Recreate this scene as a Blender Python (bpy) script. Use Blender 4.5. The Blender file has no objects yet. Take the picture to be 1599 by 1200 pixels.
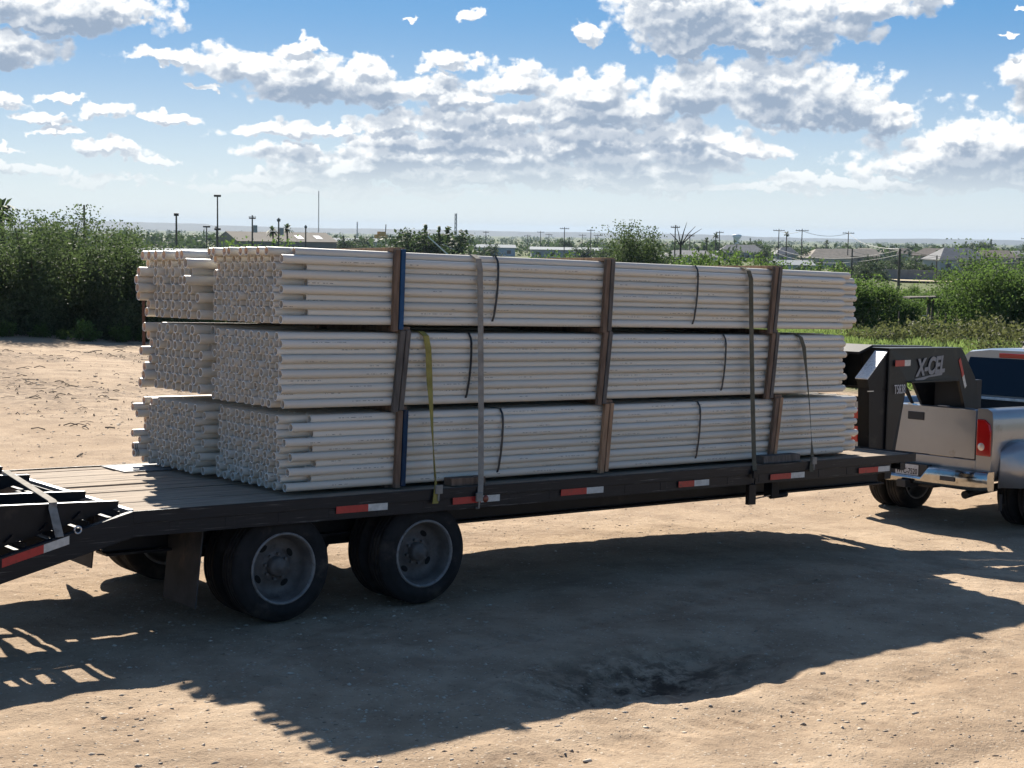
import bpy, bmesh, math, random
import numpy as np
from mathutils import Matrix, Vector

random.seed(7)
rng = np.random.default_rng(11)
SC = bpy.context.scene
COL = SC.collection
RAD = math.radians

# ------------------------------------------------------------------ frames
# trailer frame: X along the pipes towards the truck, Y across (away from the viewer), Z up from the deck
FPX = 2326.2
CAM_T = np.array([-5.1273, -9.0236, 1.4201])
CR = np.array([0.78401879, -0.62026218, 0.02427662])
CU = np.array([0.01699804, 0.06054754, 0.99802057])
CF = np.array([0.62050431, 0.78205423, -0.05801365])
UPT = 0.017 * CR + CU - (235 / FPX) * CF
UPT /= np.linalg.norm(UPT)
ex = np.array([1.0, 0, 0]); ex = ex - (ex @ UPT) * UPT; ex /= np.linalg.norm(ex)
RT = np.stack([ex, np.cross(UPT, ex), UPT])           # trailer -> world rotation
GT = -0.86                                             # ground under the trailer wheels
OFF = -(RT @ np.array([0.5, 0.0, GT])); OFF[0] = 0; OFF[1] = 0
TM = Matrix.Identity(4)
for i in range(3):
    for j in range(3):
        TM[i][j] = RT[i, j]
    TM[i][3] = OFF[i]
def tw(p): return RT @ np.asarray(p, float) + OFF
CW = tw(CAM_T)
WR, WU, WF = RT @ CR, RT @ CU, RT @ CF

# ------------------------------------------------------------------ camera
cd = bpy.data.cameras.new('camera'); cam = bpy.data.objects.new('camera', cd); COL.objects.link(cam)
m = Matrix.Identity(4)
for i in range(3):
    m[i][0], m[i][1], m[i][2], m[i][3] = WR[i], WU[i], -WF[i], CW[i]
cam.matrix_world = m
cd.sensor_width = 36; cd.lens = 36 * FPX / 1599; cd.clip_end = 30000; cd.clip_start = 0.05
SC.camera = cam
SC.render.resolution_x, SC.render.resolution_y = 1024, 768

# ------------------------------------------------------------------ light
SUN = RT @ np.array([0.2935, 0.7265, 0.6212]); SUN /= np.linalg.norm(SUN)
EL = math.asin(SUN[2]); AZ = math.atan2(SUN[0], SUN[1])
sd = bpy.data.lights.new('sun', 'SUN'); sun = bpy.data.objects.new('sun', sd); COL.objects.link(sun)
sd.energy = 4.6; sd.angle = RAD(0.53); sd.color = (1.0, 0.93, 0.82)
sun.rotation_euler = Vector(SUN).to_track_quat('Z', 'Y').to_euler()
sun.location = (0, 0, 40)
VS = SC.view_settings
SC.display_settings.display_device = 'sRGB'
VS.view_transform = 'Standard'; VS.look = 'None'; VS.exposure = 1.22; VS.gamma = 1
SC.render.engine = 'CYCLES'
SC.cycles.max_bounces = 7; SC.cycles.diffuse_bounces = 4; SC.cycles.transmission_bounces = 4; SC.cycles.transparent_max_bounces = 8
SC.cycles.volume_bounces = 0

HAZE = True
SKY_STRENGTH = 0.068

# ------------------------------------------------------------------ node helpers
class NT:
    def __init__(s, tree): s.t = tree
    def n(s, typ, **kw):
        nd = s.t.nodes.new(typ)
        for k, v in kw.items(): setattr(nd, k, v)
        return nd
    def l(s, a, b): s.t.links.new(a, b)
    def put(s, sock, v):
        if hasattr(v, 'is_output'): s.l(v, sock)
        elif v is not None: sock.default_value = v
    def math(s, op, a, b=None, c=None, clamp=False):
        nd = s.n('ShaderNodeMath', operation=op, use_clamp=clamp)
        s.put(nd.inputs[0], a); s.put(nd.inputs[1], b); s.put(nd.inputs[2], c)
        return nd.outputs[0]
    def vmath(s, op, a, b=None, c=None):
        nd = s.n('ShaderNodeVectorMath', operation=op)
        s.put(nd.inputs[0], a); s.put(nd.inputs[1], b); s.put(nd.inputs[2], c)
        return nd.outputs['Value'] if op in ('DOT_PRODUCT', 'LENGTH') else nd.outputs[0]
    def mix(s, f, a, b, blend='MIX'):
        nd = s.n('ShaderNodeMix', data_type='RGBA', blend_type=blend)
        s.put(nd.inputs['Factor'], f)
        A = [i for i in nd.inputs if i.name == 'A' and i.type == 'RGBA'][0]
        B = [i for i in nd.inputs if i.name == 'B' and i.type == 'RGBA'][0]
        s.put(A, a); s.put(B, b)
        return [o for o in nd.outputs if o.type == 'RGBA'][0]
    def ramp(s, f, a, b, lo=0.0, hi=1.0):
        nd = s.n('ShaderNodeMapRange', interpolation_type='SMOOTHSTEP')
        s.put(nd.inputs[0], f); s.put(nd.inputs[1], a); s.put(nd.inputs[2], b); s.put(nd.inputs[3], lo); s.put(nd.inputs[4], hi)
        return nd.outputs[0]
    def noise(s, vec, scale, detail=4, rough=0.55, dist=0.0):
        nd = s.n('ShaderNodeTexNoise')
        s.put(nd.inputs['Vector'], vec)
        nd.inputs['Scale'].default_value = scale; nd.inputs['Detail'].default_value = detail
        nd.inputs['Roughness'].default_value = rough; nd.inputs['Distortion'].default_value = dist
        return nd

# ------------------------------------------------------------------ sky with cumulus, laid out by compass direction and elevation
def build_world():
    w = bpy.data.worlds.new('World'); SC.world = w; w.use_nodes = True
    t = w.node_tree; t.nodes.clear(); N = NT(t)
    out = N.n('ShaderNodeOutputWorld'); bg = N.n('ShaderNodeBackground'); N.l(bg.outputs[0], out.inputs[0])
    sky = N.n('ShaderNodeTexSky', sky_type='NISHITA')
    sky.sun_disc = False; sky.sun_elevation = EL; sky.sun_rotation = AZ
    sky.altitude = 100; sky.air_density = 1.0; sky.dust_density = 0.6; sky.ozone_density = 2.5
    geo = N.n('ShaderNodeNewGeometry')
    d = N.vmath('SCALE', geo.outputs['Incoming']); d.node.inputs[3].default_value = -1.0
    sep = N.n('ShaderNodeSeparateXYZ'); N.l(d, sep.inputs[0])
    az0 = math.atan2(WF[0], WF[1])
    az = N.math('ARCTAN2', sep.outputs[0], sep.outputs[1])
    az = N.math('SUBTRACT', az, az0)
    el = N.math('ARCSINE', sep.outputs[2])
    cmb = N.n('ShaderNodeCombineXYZ'); N.l(az, cmb.inputs[0]); N.l(el, cmb.inputs[1])
    P0 = cmb.outputs[0]
    # cloud clumps: azimuth, elevation, half width, half height (thousandths of a radian), weight
    B = [(-300,148,80,24),(-268,147,44,18),(-331,122,44,18),(-255,144,34,13),(-310,134,50,10),
         (-228,115,35,7),(-180,114,44,17),(-140,104,52,20),(-95,100,46,16),(-140,122,18,8),(-60,98,30,12),(-35,92,28,10),
         (-34,144,14,5),(-69,142,5,2.5),(-98,110,20,12),
         (120,150,70,22),(165,138,80,20),(220,148,60,17),(45,134,14,9),(105,160,40,12),(262,152,24,12),
         (52,98,44,18),(110,98,50,26),(172,102,62,24),(215,92,46,24),(245,82,26,16),(80,86,70,14),(190,84,60,16),(30,84,30,16),(110,128,40,12),(160,126,60,12),
         (335,92,32,30),(318,64,58,26),(345,70,46,34),(285,62,30,14),
         (-290,88,17,5),(-331,82,22,5),(-302,74,20,6),(-266,79,18,8),(-228,75,22,6),
         (-158,70,38,8),(-118,72,17,9),(-84,76,30,12),(-44,76,40,14),(-8,78,36,14),
         (-264,54,26,8),(-237,48,15,4),(-330,54,17,4),
         (-136,54,44,12),(-84,52,48,12),(-34,52,48,12),(28,62,44,18),(70,54,52,18),(112,52,40,18),(4,54,40,14),
         (42,38,90,8),(-44,38,110,9),(180,36,26,9),(258,46,52,12),(300,44,52,16),(-266,34,36,4),(-318,40,28,5),(120,30,120,5),(-120,30,120,5),
         (230,34,80,6),(-20,64,70,16),(60,68,80,18),(110,66,60,16),(150,58,36,10),(-70,62,50,12),(20,46,90,16),(90,44,70,14),(-110,46,60,12),(-60,40,80,10),(60,34,70,9),(290,54,80,20),(340,50,60,22),(-296,66,20,5),(314,121,6,2),(322,140,5,2),(-205,97,14,3),(-45,116,20,9),(0,104,40,14),(330,36,50,10),(-150,38,60,6)]
    g = bpy.data.node_groups.new('cloud_density', 'ShaderNodeTree')
    g.interface.new_socket('P', in_out='INPUT', socket_type='NodeSocketVector')
    g.interface.new_socket('D', in_out='OUTPUT', socket_type='NodeSocketFloat')
    G = NT(g); gi = G.n('NodeGroupInput'); go = G.n('NodeGroupOutput')
    P = gi.outputs[0]
    Pn = G.vmath('MULTIPLY', P, (1.0, 1.15, 1.0))
    wn = G.noise(Pn, 26.0, 5, 0.62)
    wv = G.vmath('SUBTRACT', wn.outputs['Color'], (0.5, 0.5, 0.5))
    Pw = G.vmath('MULTIPLY_ADD', wv, (0.036, 0.026, 0.0), P)
    w2 = G.noise(Pn, 105.0, 2, 0.6)
    Pw = G.vmath('MULTIPLY_ADD', G.vmath('SUBTRACT', w2.outputs['Color'], (0.5, 0.5, 0.5)), (0.013, 0.013, 0.0), Pw)
    cur = None
    for (a, e, rx, ry) in B:
        a, e, rx, ry = a / 1000, e / 1000 + 0.017 * a / 1000, rx / 1000, ry / 1000
        v = G.vmath('MULTIPLY_ADD', Pw, (1 / rx, 1 / ry, 0), (-a / rx, -(e - 0.35 * ry) / ry, 0))
        v2 = G.vmath('MULTIPLY', v, (-1, -1.55, 0))
        v3 = G.vmath('MAXIMUM', v, v2)
        dd = G.vmath('DOT_PRODUCT', v3, v3)
        cur = dd if cur is None else G.math('MINIMUM', cur, dd)
    base = G.math('SUBTRACT', 1.0, G.math('SQRT', cur))
    base = G.math('MAXIMUM', base, -1.2)
    n1 = G.noise(Pn, 30.0, 6, 0.62)
    vo = G.n('ShaderNodeTexVoronoi', feature='F1', voronoi_dimensions='2D'); vo.inputs['Scale'].default_value = 58.0
    vo.inputs['Detail'].default_value = 1.0; vo.inputs['Roughness'].default_value = 0.6
    G.l(G.vmath('MULTIPLY_ADD', wv, (0.016, 0.016, 0.0), Pn), vo.inputs['Vector'])
    nz = G.math('ADD', G.math('MULTIPLY_ADD', n1.outputs[0], 1.7, -0.78), G.math('MULTIPLY_ADD', vo.outputs['Distance'], -0.40, 0.20))
    D = G.math('ADD', base, nz)
    G.l(D, go.inputs[0])
    def dens(off):
        nd = N.n('ShaderNodeGroup', node_tree=g)
        N.l(N.vmath('ADD', P0, off) if off else P0, nd.inputs[0])
        return nd.outputs[0]
    D0 = dens(None); D1 = dens((-0.0018, 0.0042, 0.0)); D2 = dens((-0.004, 0.015, 0.0))
    cover = N.ramp(D0, -0.02, 0.26)
    # lit where the cloud thins towards the sun, shaded where more of it stands above
    relief = N.ramp(N.math('SUBTRACT', D0, D1), -0.28, 0.34)
    shade = N.ramp(D2, -0.18, 0.78)
    thick = N.math('MAXIMUM', D0, 0.0)
    rim = N.math('POWER', 2.718, N.math('MULTIPLY', thick, -4.5))
    body = N.math('MULTIPLY', N.math('SUBTRACT', 1.0, N.math('MULTIPLY', shade, 0.92)), N.math('MULTIPLY_ADD', relief, 0.65, 0.35))
    light = N.math('ADD', N.math('ADD', body, N.math('MULTIPLY', rim, 0.45)), N.math('MULTIPLY_ADD', relief, 0.34, -0.14), clamp=True)
    lit = N.mix(light, (2.15, 2.7, 3.5, 1), (7.4, 7.4, 7.3, 1))
    # clouds near the horizon pale away into the air between
    low = N.ramp(el, 0.004, 0.060)
    skyc = N.mix(1.0, sky.outputs[0], (0.80, 0.98, 1.10, 1), 'MULTIPLY')
    air = N.mix(N.math('POWER', N.ramp(el, -0.03, 0.165), 0.9), (5.3, 5.6, 5.6, 1), (0.46, 1.8, 3.85, 1))
    deep = N.mix(0.88, skyc, air)
    haze = N.mix(low, (5.5, 5.7, 5.65, 1), lit)
    up = N.ramp(el, 0.22, 0.5)
    deep = N.mix(up, deep, N.mix(1.0, skyc, (0.72, 0.70, 0.70, 1), 'MULTIPLY'))
    fin = N.mix(N.math('MULTIPLY', cover, N.math('MULTIPLY_ADD', low, 0.75, 0.22)), deep, haze)
    N.l(fin, bg.inputs[0]); bg.inputs[1].default_value = SKY_STRENGTH
    w.cycles.sampling_method = 'MANUAL'; w.cycles.sample_map_resolution = 256
build_world()

# ------------------------------------------------------------------ materials
MATS = {}
def mat(name, color=(0.5, 0.5, 0.5), rough=0.7, metal=0.0, var=0.0, vscale=8.0, bump=0.0, bscale=40.0, spec=0.5, trans=None, tfac=0.0,
        coat=0.0, dirt=None, dfac=0.0, dscale=3.0, stretch=(1, 1, 1), alpha=1.0):
    if name in MATS: return MATS[name]
    M = bpy.data.materials.new(name); M.use_nodes = True
    t = M.node_tree; N = NT(t); p = t.nodes['Principled BSDF']; out = t.nodes['Material Output']
    p.inputs['Roughness'].default_value = rough; p.inputs['Metallic'].default_value = metal
    p.inputs['Specular IOR Level'].default_value = spec
    if coat: p.inputs['Coat Weight'].default_value = coat; p.inputs['Coat Roughness'].default_value = 0.06
    tc = N.n('ShaderNodeTexCoord'); vec = N.vmath('MULTIPLY', tc.outputs['Object'], stretch)
    c = (*color, 1)
    cs = None
    if var:
        nz = N.noise(vec, vscale, 5, 0.6)
        f = N.ramp(nz.outputs[0], 0.25, 0.75, 1 - var, 1 + var)
        cs = N.vmath('SCALE', tuple(color)); N.l(f, cs.node.inputs[3])
    if dirt:
        nz2 = N.noise(vec, dscale, 6, 0.65)
        f2 = N.ramp(nz2.outputs[0], 0.62 - dfac * 0.35, 0.82 - dfac * 0.35)
        cs = N.mix(f2, cs if cs is not None else c, (*dirt, 1))
    if cs is not None: N.l(cs, p.inputs['Base Color'])
    else: p.inputs['Base Color'].default_value = c
    if bump:
        nb = N.noise(vec, bscale, 5, 0.6); b = N.n('ShaderNodeBump'); b.inputs['Strength'].default_value = 1.0; b.inputs['Distance'].default_value = bump
        N.l(nb.outputs[0], b.inputs['Height']); N.l(b.outputs[0], p.inputs['Normal'])
    if trans:
        tr = N.n('ShaderNodeBsdfTranslucent'); tr.inputs[0].default_value = (*trans, 1)
        mx = N.n('ShaderNodeMixShader'); mx.inputs[0].default_value = tfac
        N.l(p.outputs[0], mx.inputs[1]); N.l(tr.outputs[0], mx.inputs[2]); N.l(mx.outputs[0], out.inputs[0])
    MATS[name] = M
    return M

def pvc_material():
    M = bpy.data.materials.new('white_plastic'); M.use_nodes = True
    t = M.node_tree; N = NT(t); p = t.nodes['Principled BSDF']; out = t.nodes['Material Output']
    oi = N.n('ShaderNodeObjectInfo'); tc = N.n('ShaderNodeTexCoord')
    sep = N.n('ShaderNodeSeparateXYZ'); N.l(tc.outputs['Object'], sep.inputs[0])
    rnd = oi.outputs['Random']
    tone = N.mix(rnd, (0.67, 0.63, 0.535, 1), (0.77, 0.745, 0.665, 1))
    vec = N.vmath('MULTIPLY', tc.outputs['Object'], (0.9, 14, 14))
    sh = N.n('ShaderNodeCombineXYZ'); N.l(N.math('MULTIPLY', rnd, 57.0), sh.inputs[0]); vec = N.vmath('ADD', vec, sh.outputs[0])
    nz = N.noise(vec, 2.2, 6, 0.65)
    tone = N.mix(N.ramp(nz.outputs[0], 0.56, 0.85), tone, (0.52, 0.45, 0.34, 1))
    # printed line: a broken dark legend along one side
    ang = N.math('ARCTAN2', sep.outputs[2], sep.outputs[1])
    x = N.math('ADD', sep.outputs[0], N.math('MULTIPLY', rnd, 9.0))
    on = N.math('LESS_THAN', N.math('ABSOLUTE', ang), 0.085)
    cx = N.n('ShaderNodeCombineXYZ'); N.l(x, cx.inputs[0])
    seg = N.noise(cx.outputs[0], 2.6, 1, 0.5)
    ltr = N.noise(cx.outputs[0], 34.0, 2, 0.6)
    on = N.math('MULTIPLY', on, N.math('GREATER_THAN', seg.outputs[0], 0.55))
    on = N.math('MULTIPLY', on, N.math('GREATER_THAN', ltr.outputs[0], 0.50))
    tone = N.mix(N.math('MULTIPLY', on, 0.75), tone, (0.05, 0.05, 0.055, 1))
    N.l(tone, p.inputs['Base Color'])
    p.inputs['Roughness'].default_value = 0.42; p.inputs['Specular IOR Level'].default_value = 0.45
    tr = N.n('ShaderNodeBsdfTranslucent'); tr.inputs[0].default_value = (0.95, 0.58, 0.26, 1)
    mx = N.n('ShaderNodeMixShader'); mx.inputs[0].default_value = 0.15
    N.l(p.outputs[0], mx.inputs[1]); N.l(tr.outputs[0], mx.inputs[2]); N.l(mx.outputs[0], out.inputs[0])
    return M

def ground_material():
    M = bpy.data.materials.new('dry_dirt'); M.use_nodes = True
    t = M.node_tree; N = NT(t); p = t.nodes['Principled BSDF']
    geo = N.n('ShaderNodeNewGeometry'); pos = geo.outputs['Position']
    flat = N.vmath('MULTIPLY', pos, (1, 1, 0))
    a = N.noise(flat, 0.22, 5, 0.55); b = N.noise(flat, 1.7, 6, 0.62); c = N.noise(flat, 14.0, 5, 0.65)
    st = N.vmath('MULTIPLY', flat, (0.55, 1.5, 0)); s = N.noise(st, 1.1, 6, 0.6, 0.6)
    col = N.mix(N.ramp(a.outputs[0], 0.35, 0.68), (0.356, 0.256, 0.168, 1), (0.432, 0.325, 0.225, 1))
    col = N.mix(N.ramp(b.outputs[0], 0.36, 0.62), N.mix(0.6, col, (0.235, 0.165, 0.108, 1)), col)
    col = N.mix(N.math('MULTIPLY', N.ramp(s.outputs[0], 0.56, 0.72), 0.5), col, (0.20, 0.135, 0.09, 1))
    col = N.mix(N.math('MULTIPLY', N.ramp(c.outputs[0], 0.56, 0.72), 0.55), col, (0.45, 0.36, 0.27, 1))
    col = N.mix(N.math('MULTIPLY', N.ramp(c.outputs[0], 0.44, 0.30), 0.5), col, (0.16, 0.105, 0.07, 1))
    # pale chips and dark grit
    for sc, th, cc, fac in ((38.0, 0.16, (0.56, 0.48, 0.38, 1), 0.6), (22.0, 0.11, (0.58, 0.51, 0.42, 1), 0.6), (55.0, 0.15, (0.10, 0.075, 0.055, 1), 0.6)):
        v = N.n('ShaderNodeTexVoronoi'); N.l(flat, v.inputs['Vector']); v.inputs['Scale'].default_value = sc
        sp = N.n('ShaderNodeSeparateColor'); N.l(v.outputs['Color'], sp.inputs[0])
        msk = N.math('MULTIPLY', N.math('LESS_THAN', v.outputs['Distance'], N.math('MULTIPLY', sp.outputs[1], th * 2)), N.math('GREATER_THAN', sp.outputs[0], 0.62))
        col = N.mix(N.math('MULTIPLY', msk, fac), col, cc)
    da = N.n('ShaderNodeAttribute'); da.attribute_name = 'hollow_shade_litter'
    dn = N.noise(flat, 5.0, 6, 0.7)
    col = N.mix(N.math('MULTIPLY', da.outputs['Fac'], N.ramp(dn.outputs[0], 0.40, 0.60)), col, (0.085, 0.058, 0.040, 1))  # shade of the hollow and dark litter mixed into the soil colour
    at = N.n('ShaderNodeAttribute'); at.attribute_name = 'grass'
    gn = N.noise(flat, 0.6, 5, 0.7)
    gcol = N.mix(N.ramp(gn.outputs[0], 0.35, 0.7), (0.050, 0.070, 0.024, 1), (0.16, 0.17, 0.06, 1))
    col = N.mix(at.outputs['Fac'], col, gcol)
    N.l(col, p.inputs['Base Color'])
    p.inputs['Roughness'].default_value = 0.95; p.inputs['Specular IOR Level'].default_value = 0.15
    hb = N.math('ADD', N.math('MULTIPLY', c.outputs[0], 0.6), N.math('MULTIPLY', N.noise(flat, 60.0, 4, 0.7).outputs[0], 0.4))
    bu = N.n('ShaderNodeBump'); bu.inputs['Strength'].default_value = 0.9; bu.inputs['Distance'].default_value = 0.03
    N.l(hb, bu.inputs['Height']); N.l(bu.outputs[0], p.inputs['Normal'])
    return M

def leaf_material(name, c1, c2, t1, tfac=0.4, rough=0.62):
    M = bpy.data.materials.new(name); M.use_nodes = True
    t = M.node_tree; N = NT(t); p = t.nodes['Principled BSDF']; out = t.nodes['Material Output']
    geo = N.n('ShaderNodeNewGeometry'); oi = N.n('ShaderNodeObjectInfo')
    r = geo.outputs['Random Per Island']
    col = N.mix(r, (*c1, 1), (*c2, 1))
    hs = N.n('ShaderNodeHueSaturation'); N.l(col, hs.inputs['Color'])
    N.l(N.math('MULTIPLY_ADD', oi.outputs['Random'], 0.03, 0.485), hs.inputs['Hue'])
    N.l(N.math('MULTIPLY_ADD', oi.outputs['Random'], 0.4, 0.8), hs.inputs['Value'])
    N.l(hs.outputs[0], p.inputs['Base Color'])
    p.inputs['Roughness'].default_value = rough; p.inputs['Specular IOR Level'].default_value = 0.08
    tr = N.n('ShaderNodeBsdfTranslucent')
    tcol = N.mix(r, (t1[0] * 0.6, t1[1] * 0.6, t1[2] * 0.6, 1), (*t1, 1)); N.l(tcol, tr.inputs[0])
    mx = N.n('ShaderNodeMixShader'); mx.inputs[0].default_value = tfac
    N.l(p.outputs[0], mx.inputs[1]); N.l(tr.outputs[0], mx.inputs[2]); N.l(mx.outputs[0], out.inputs[0])
    return M

PVC = pvc_material()
DIRT = ground_material()
BLACK = mat('black_painted_steel', (0.0065, 0.007, 0.009), 0.45, 0, 0.35, 6, 0.0006, 60, 0.28, dirt=(0.04, 0.034, 0.028), dfac=0.12, dscale=5)
BLACKD = mat('dusty_black_steel', (0.011, 0.011, 0.013), 0.6, 0, 0.3, 6, 0.001, 50, 0.3, dirt=(0.07, 0.055, 0.042), dfac=0.25, dscale=4)
RAILM = mat('chipped_black_edge', (0.009, 0.010, 0.013), 0.42, 0, 0.3, 5, 0.0008, 30, 0.3, dirt=(0.20, 0.19, 0.18), dfac=0.12, dscale=3.2, stretch=(0.8, 14, 26))
WORN = mat('bright_worn_steel', (0.55, 0.55, 0.56), 0.33, 0.9, 0.25, 9, 0.0008, 80, dirt=(0.25, 0.2, 0.16), dfac=0.1, dscale=8)
PLANK = mat('weathered_planks', (0.30, 0.235, 0.175), 0.85, 0, 0.4, 5, 0.003, 14, 0.25, dirt=(0.10, 0.078, 0.06), dfac=0.35, dscale=2.4, stretch=(0.55, 9, 9))
TIMBER = mat('brown_timber', (0.175, 0.118, 0.083), 0.85, 0, 0.35, 7, 0.003, 18, 0.25, dirt=(0.07, 0.052, 0.04), dfac=0.25, dscale=5, stretch=(5, 5, 0.7))
TIMBERP = mat('raw_pine_timber', (0.33, 0.205, 0.125), 0.8, 0, 0.3, 7, 0.002, 18, 0.25, dirt=(0.14, 0.08, 0.05), dfac=0.2, dscale=5, stretch=(5, 5, 0.7))
TIMBERG = mat('grey_timber', (0.12, 0.105, 0.092), 0.88, 0, 0.35, 7, 0.003, 18, 0.25, dirt=(0.05, 0.045, 0.04), dfac=0.25, dscale=5, stretch=(5, 5, 0.7))
BLUEP = mat('blue_painted_timber', (0.012, 0.060, 0.145), 0.65, 0, 0.3, 8, 0.002, 22, 0.35, dirt=(0.16, 0.11, 0.08), dfac=0.02, dscale=6, stretch=(4, 4, 0.8))
BLUED = mat('faded_dark_blue_timber', (0.010, 0.034, 0.075), 0.75, 0, 0.3, 8, 0.002, 22, 0.25, dirt=(0.08, 0.06, 0.048), dfac=0.3, dscale=6, stretch=(4, 4, 0.8))
BAND = mat('black_band', (0.015, 0.016, 0.018), 0.45)
WEBG = mat('grey_webbing', (0.27, 0.245, 0.21), 0.9, 0, 0.25, 12, 0.001, 160, 0.2, dirt=(0.12, 0.1, 0.085), dfac=0.2, dscale=6)
WEBO = mat('olive_webbing', (0.115, 0.105, 0.075), 0.9, 0, 0.25, 12, 0.001, 160, 0.2, dirt=(0.05, 0.045, 0.035), dfac=0.2, dscale=6)
WEBY = mat('yellow_webbing', (0.30, 0.255, 0.075), 0.9, 0, 0.25, 12, 0.001, 160, 0.2, dirt=(0.12, 0.1, 0.05), dfac=0.2, dscale=6)
TAPER = mat('red_reflective_tape', (0.42, 0.022, 0.022), 0.35, 0, 0.15, 30, dirt=(0.10, 0.03, 0.025), dfac=0.12, dscale=14)
TAPEW = mat('white_reflective_tape', (0.55, 0.54, 0.50), 0.4, 0, 0.15, 30, dirt=(0.28, 0.25, 0.2), dfac=0.2, dscale=10)
RUBBER = mat('tyre_rubber', (0.020, 0.019, 0.019), 0.85, 0, 0.3, 8, 0.002, 60, 0.2, dirt=(0.060, 0.050, 0.042), dfac=0.28, dscale=5)
RIM = mat('dusty_grey_rim', (0.115, 0.105, 0.096), 0.7, 0.05, 0.35, 7, 0.001, 40, dirt=(0.05, 0.042, 0.036), dfac=0.3, dscale=5)
RIML = mat('rim_edge_steel', (0.20, 0.195, 0.19), 0.55, 0.3, 0.3, 8, dirt=(0.12, 0.1, 0.08), dfac=0.3, dscale=9)
HOLE = mat('dark_recess', (0.006, 0.006, 0.006), 0.9)
FLAP = mat('mud_flap_rubber', (0.050, 0.046, 0.043), 0.8, 0, 0.3, 5, 0.001, 30, 0.3, dirt=(0.11, 0.085, 0.065), dfac=0.3, dscale=4)
SILVER = mat('silver_car_paint', (0.29, 0.295, 0.305), 0.30, 0.6, 0.06, 2, coat=0.7, dirt=(0.17, 0.145, 0.12), dfac=0.15, dscale=2.5)
CHROME = mat('chrome', (0.45, 0.44, 0.42), 0.16, 1.0, 0.15, 5, 0.004, 6, dirt=(0.16, 0.13, 0.10), dfac=0.15, dscale=6)
GLASS = mat('dark_tinted_glass', (0.004, 0.007, 0.018), 0.06, 0.0, spec=0.22)
LAMP = mat('red_lamp_lens', (0.58, 0.014, 0.014), 0.12, 0, 0.1, 3, coat=1.0, trans=(0.9, 0.05, 0.03), tfac=0.25)
LAMPW = mat('clear_lamp_lens', (0.78, 0.66, 0.58), 0.1, 0.3, coat=1.0)
PLAST = mat('black_plastic', (0.022, 0.022, 0.024), 0.55)
BEDM = mat('bed_liner', (0.014, 0.014, 0.015), 0.8)
LETTER = mat('grey_lettering', (0.21, 0.215, 0.23), 0.5)
LETTERW = mat('white_lettering', (0.52, 0.52, 0.53), 0.6)
PLATE = mat('number_plate', (0.52, 0.53, 0.55), 0.4, 0, 0.1, 20)
STONE = mat('chalky_stone', (0.46, 0.39, 0.31), 0.9, 0, 0.3, 30)
LEAF_L = leaf_material('thicket_leaves', (0.040, 0.062, 0.030), (0.105, 0.130, 0.070), (0.125, 0.185, 0.065), 0.36)
LEAF_R = leaf_material('mesquite_leaves', (0.042, 0.080, 0.024), (0.100, 0.145, 0.050), (0.16, 0.26, 0.06), 0.42)
LEAF_F = leaf_material('distant_leaves', (0.034, 0.052, 0.026), (0.070, 0.095, 0.045), (0.09, 0.14, 0.05), 0.3)
GRASSM = leaf_material('field_grass', (0.085, 0.140, 0.040), (0.22, 0.27, 0.10), (0.28, 0.38, 0.11), 0.42)
SCRUBM = leaf_material('dry_scrub', (0.070, 0.085, 0.034), (0.16, 0.155, 0.070), (0.18, 0.20, 0.07), 0.35)
BARK = mat('grey_bark', (0.075, 0.062, 0.05), 0.9, 0, 0.3, 10)
POLE = mat('weathered_pole', (0.085, 0.070, 0.058), 0.9, 0, 0.25, 4)
GALV = mat('galvanised_steel', (0.30, 0.31, 0.32), 0.5, 0.6)
WIRE = mat('overhead_cable', (0.14, 0.14, 0.14), 0.6)

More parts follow.
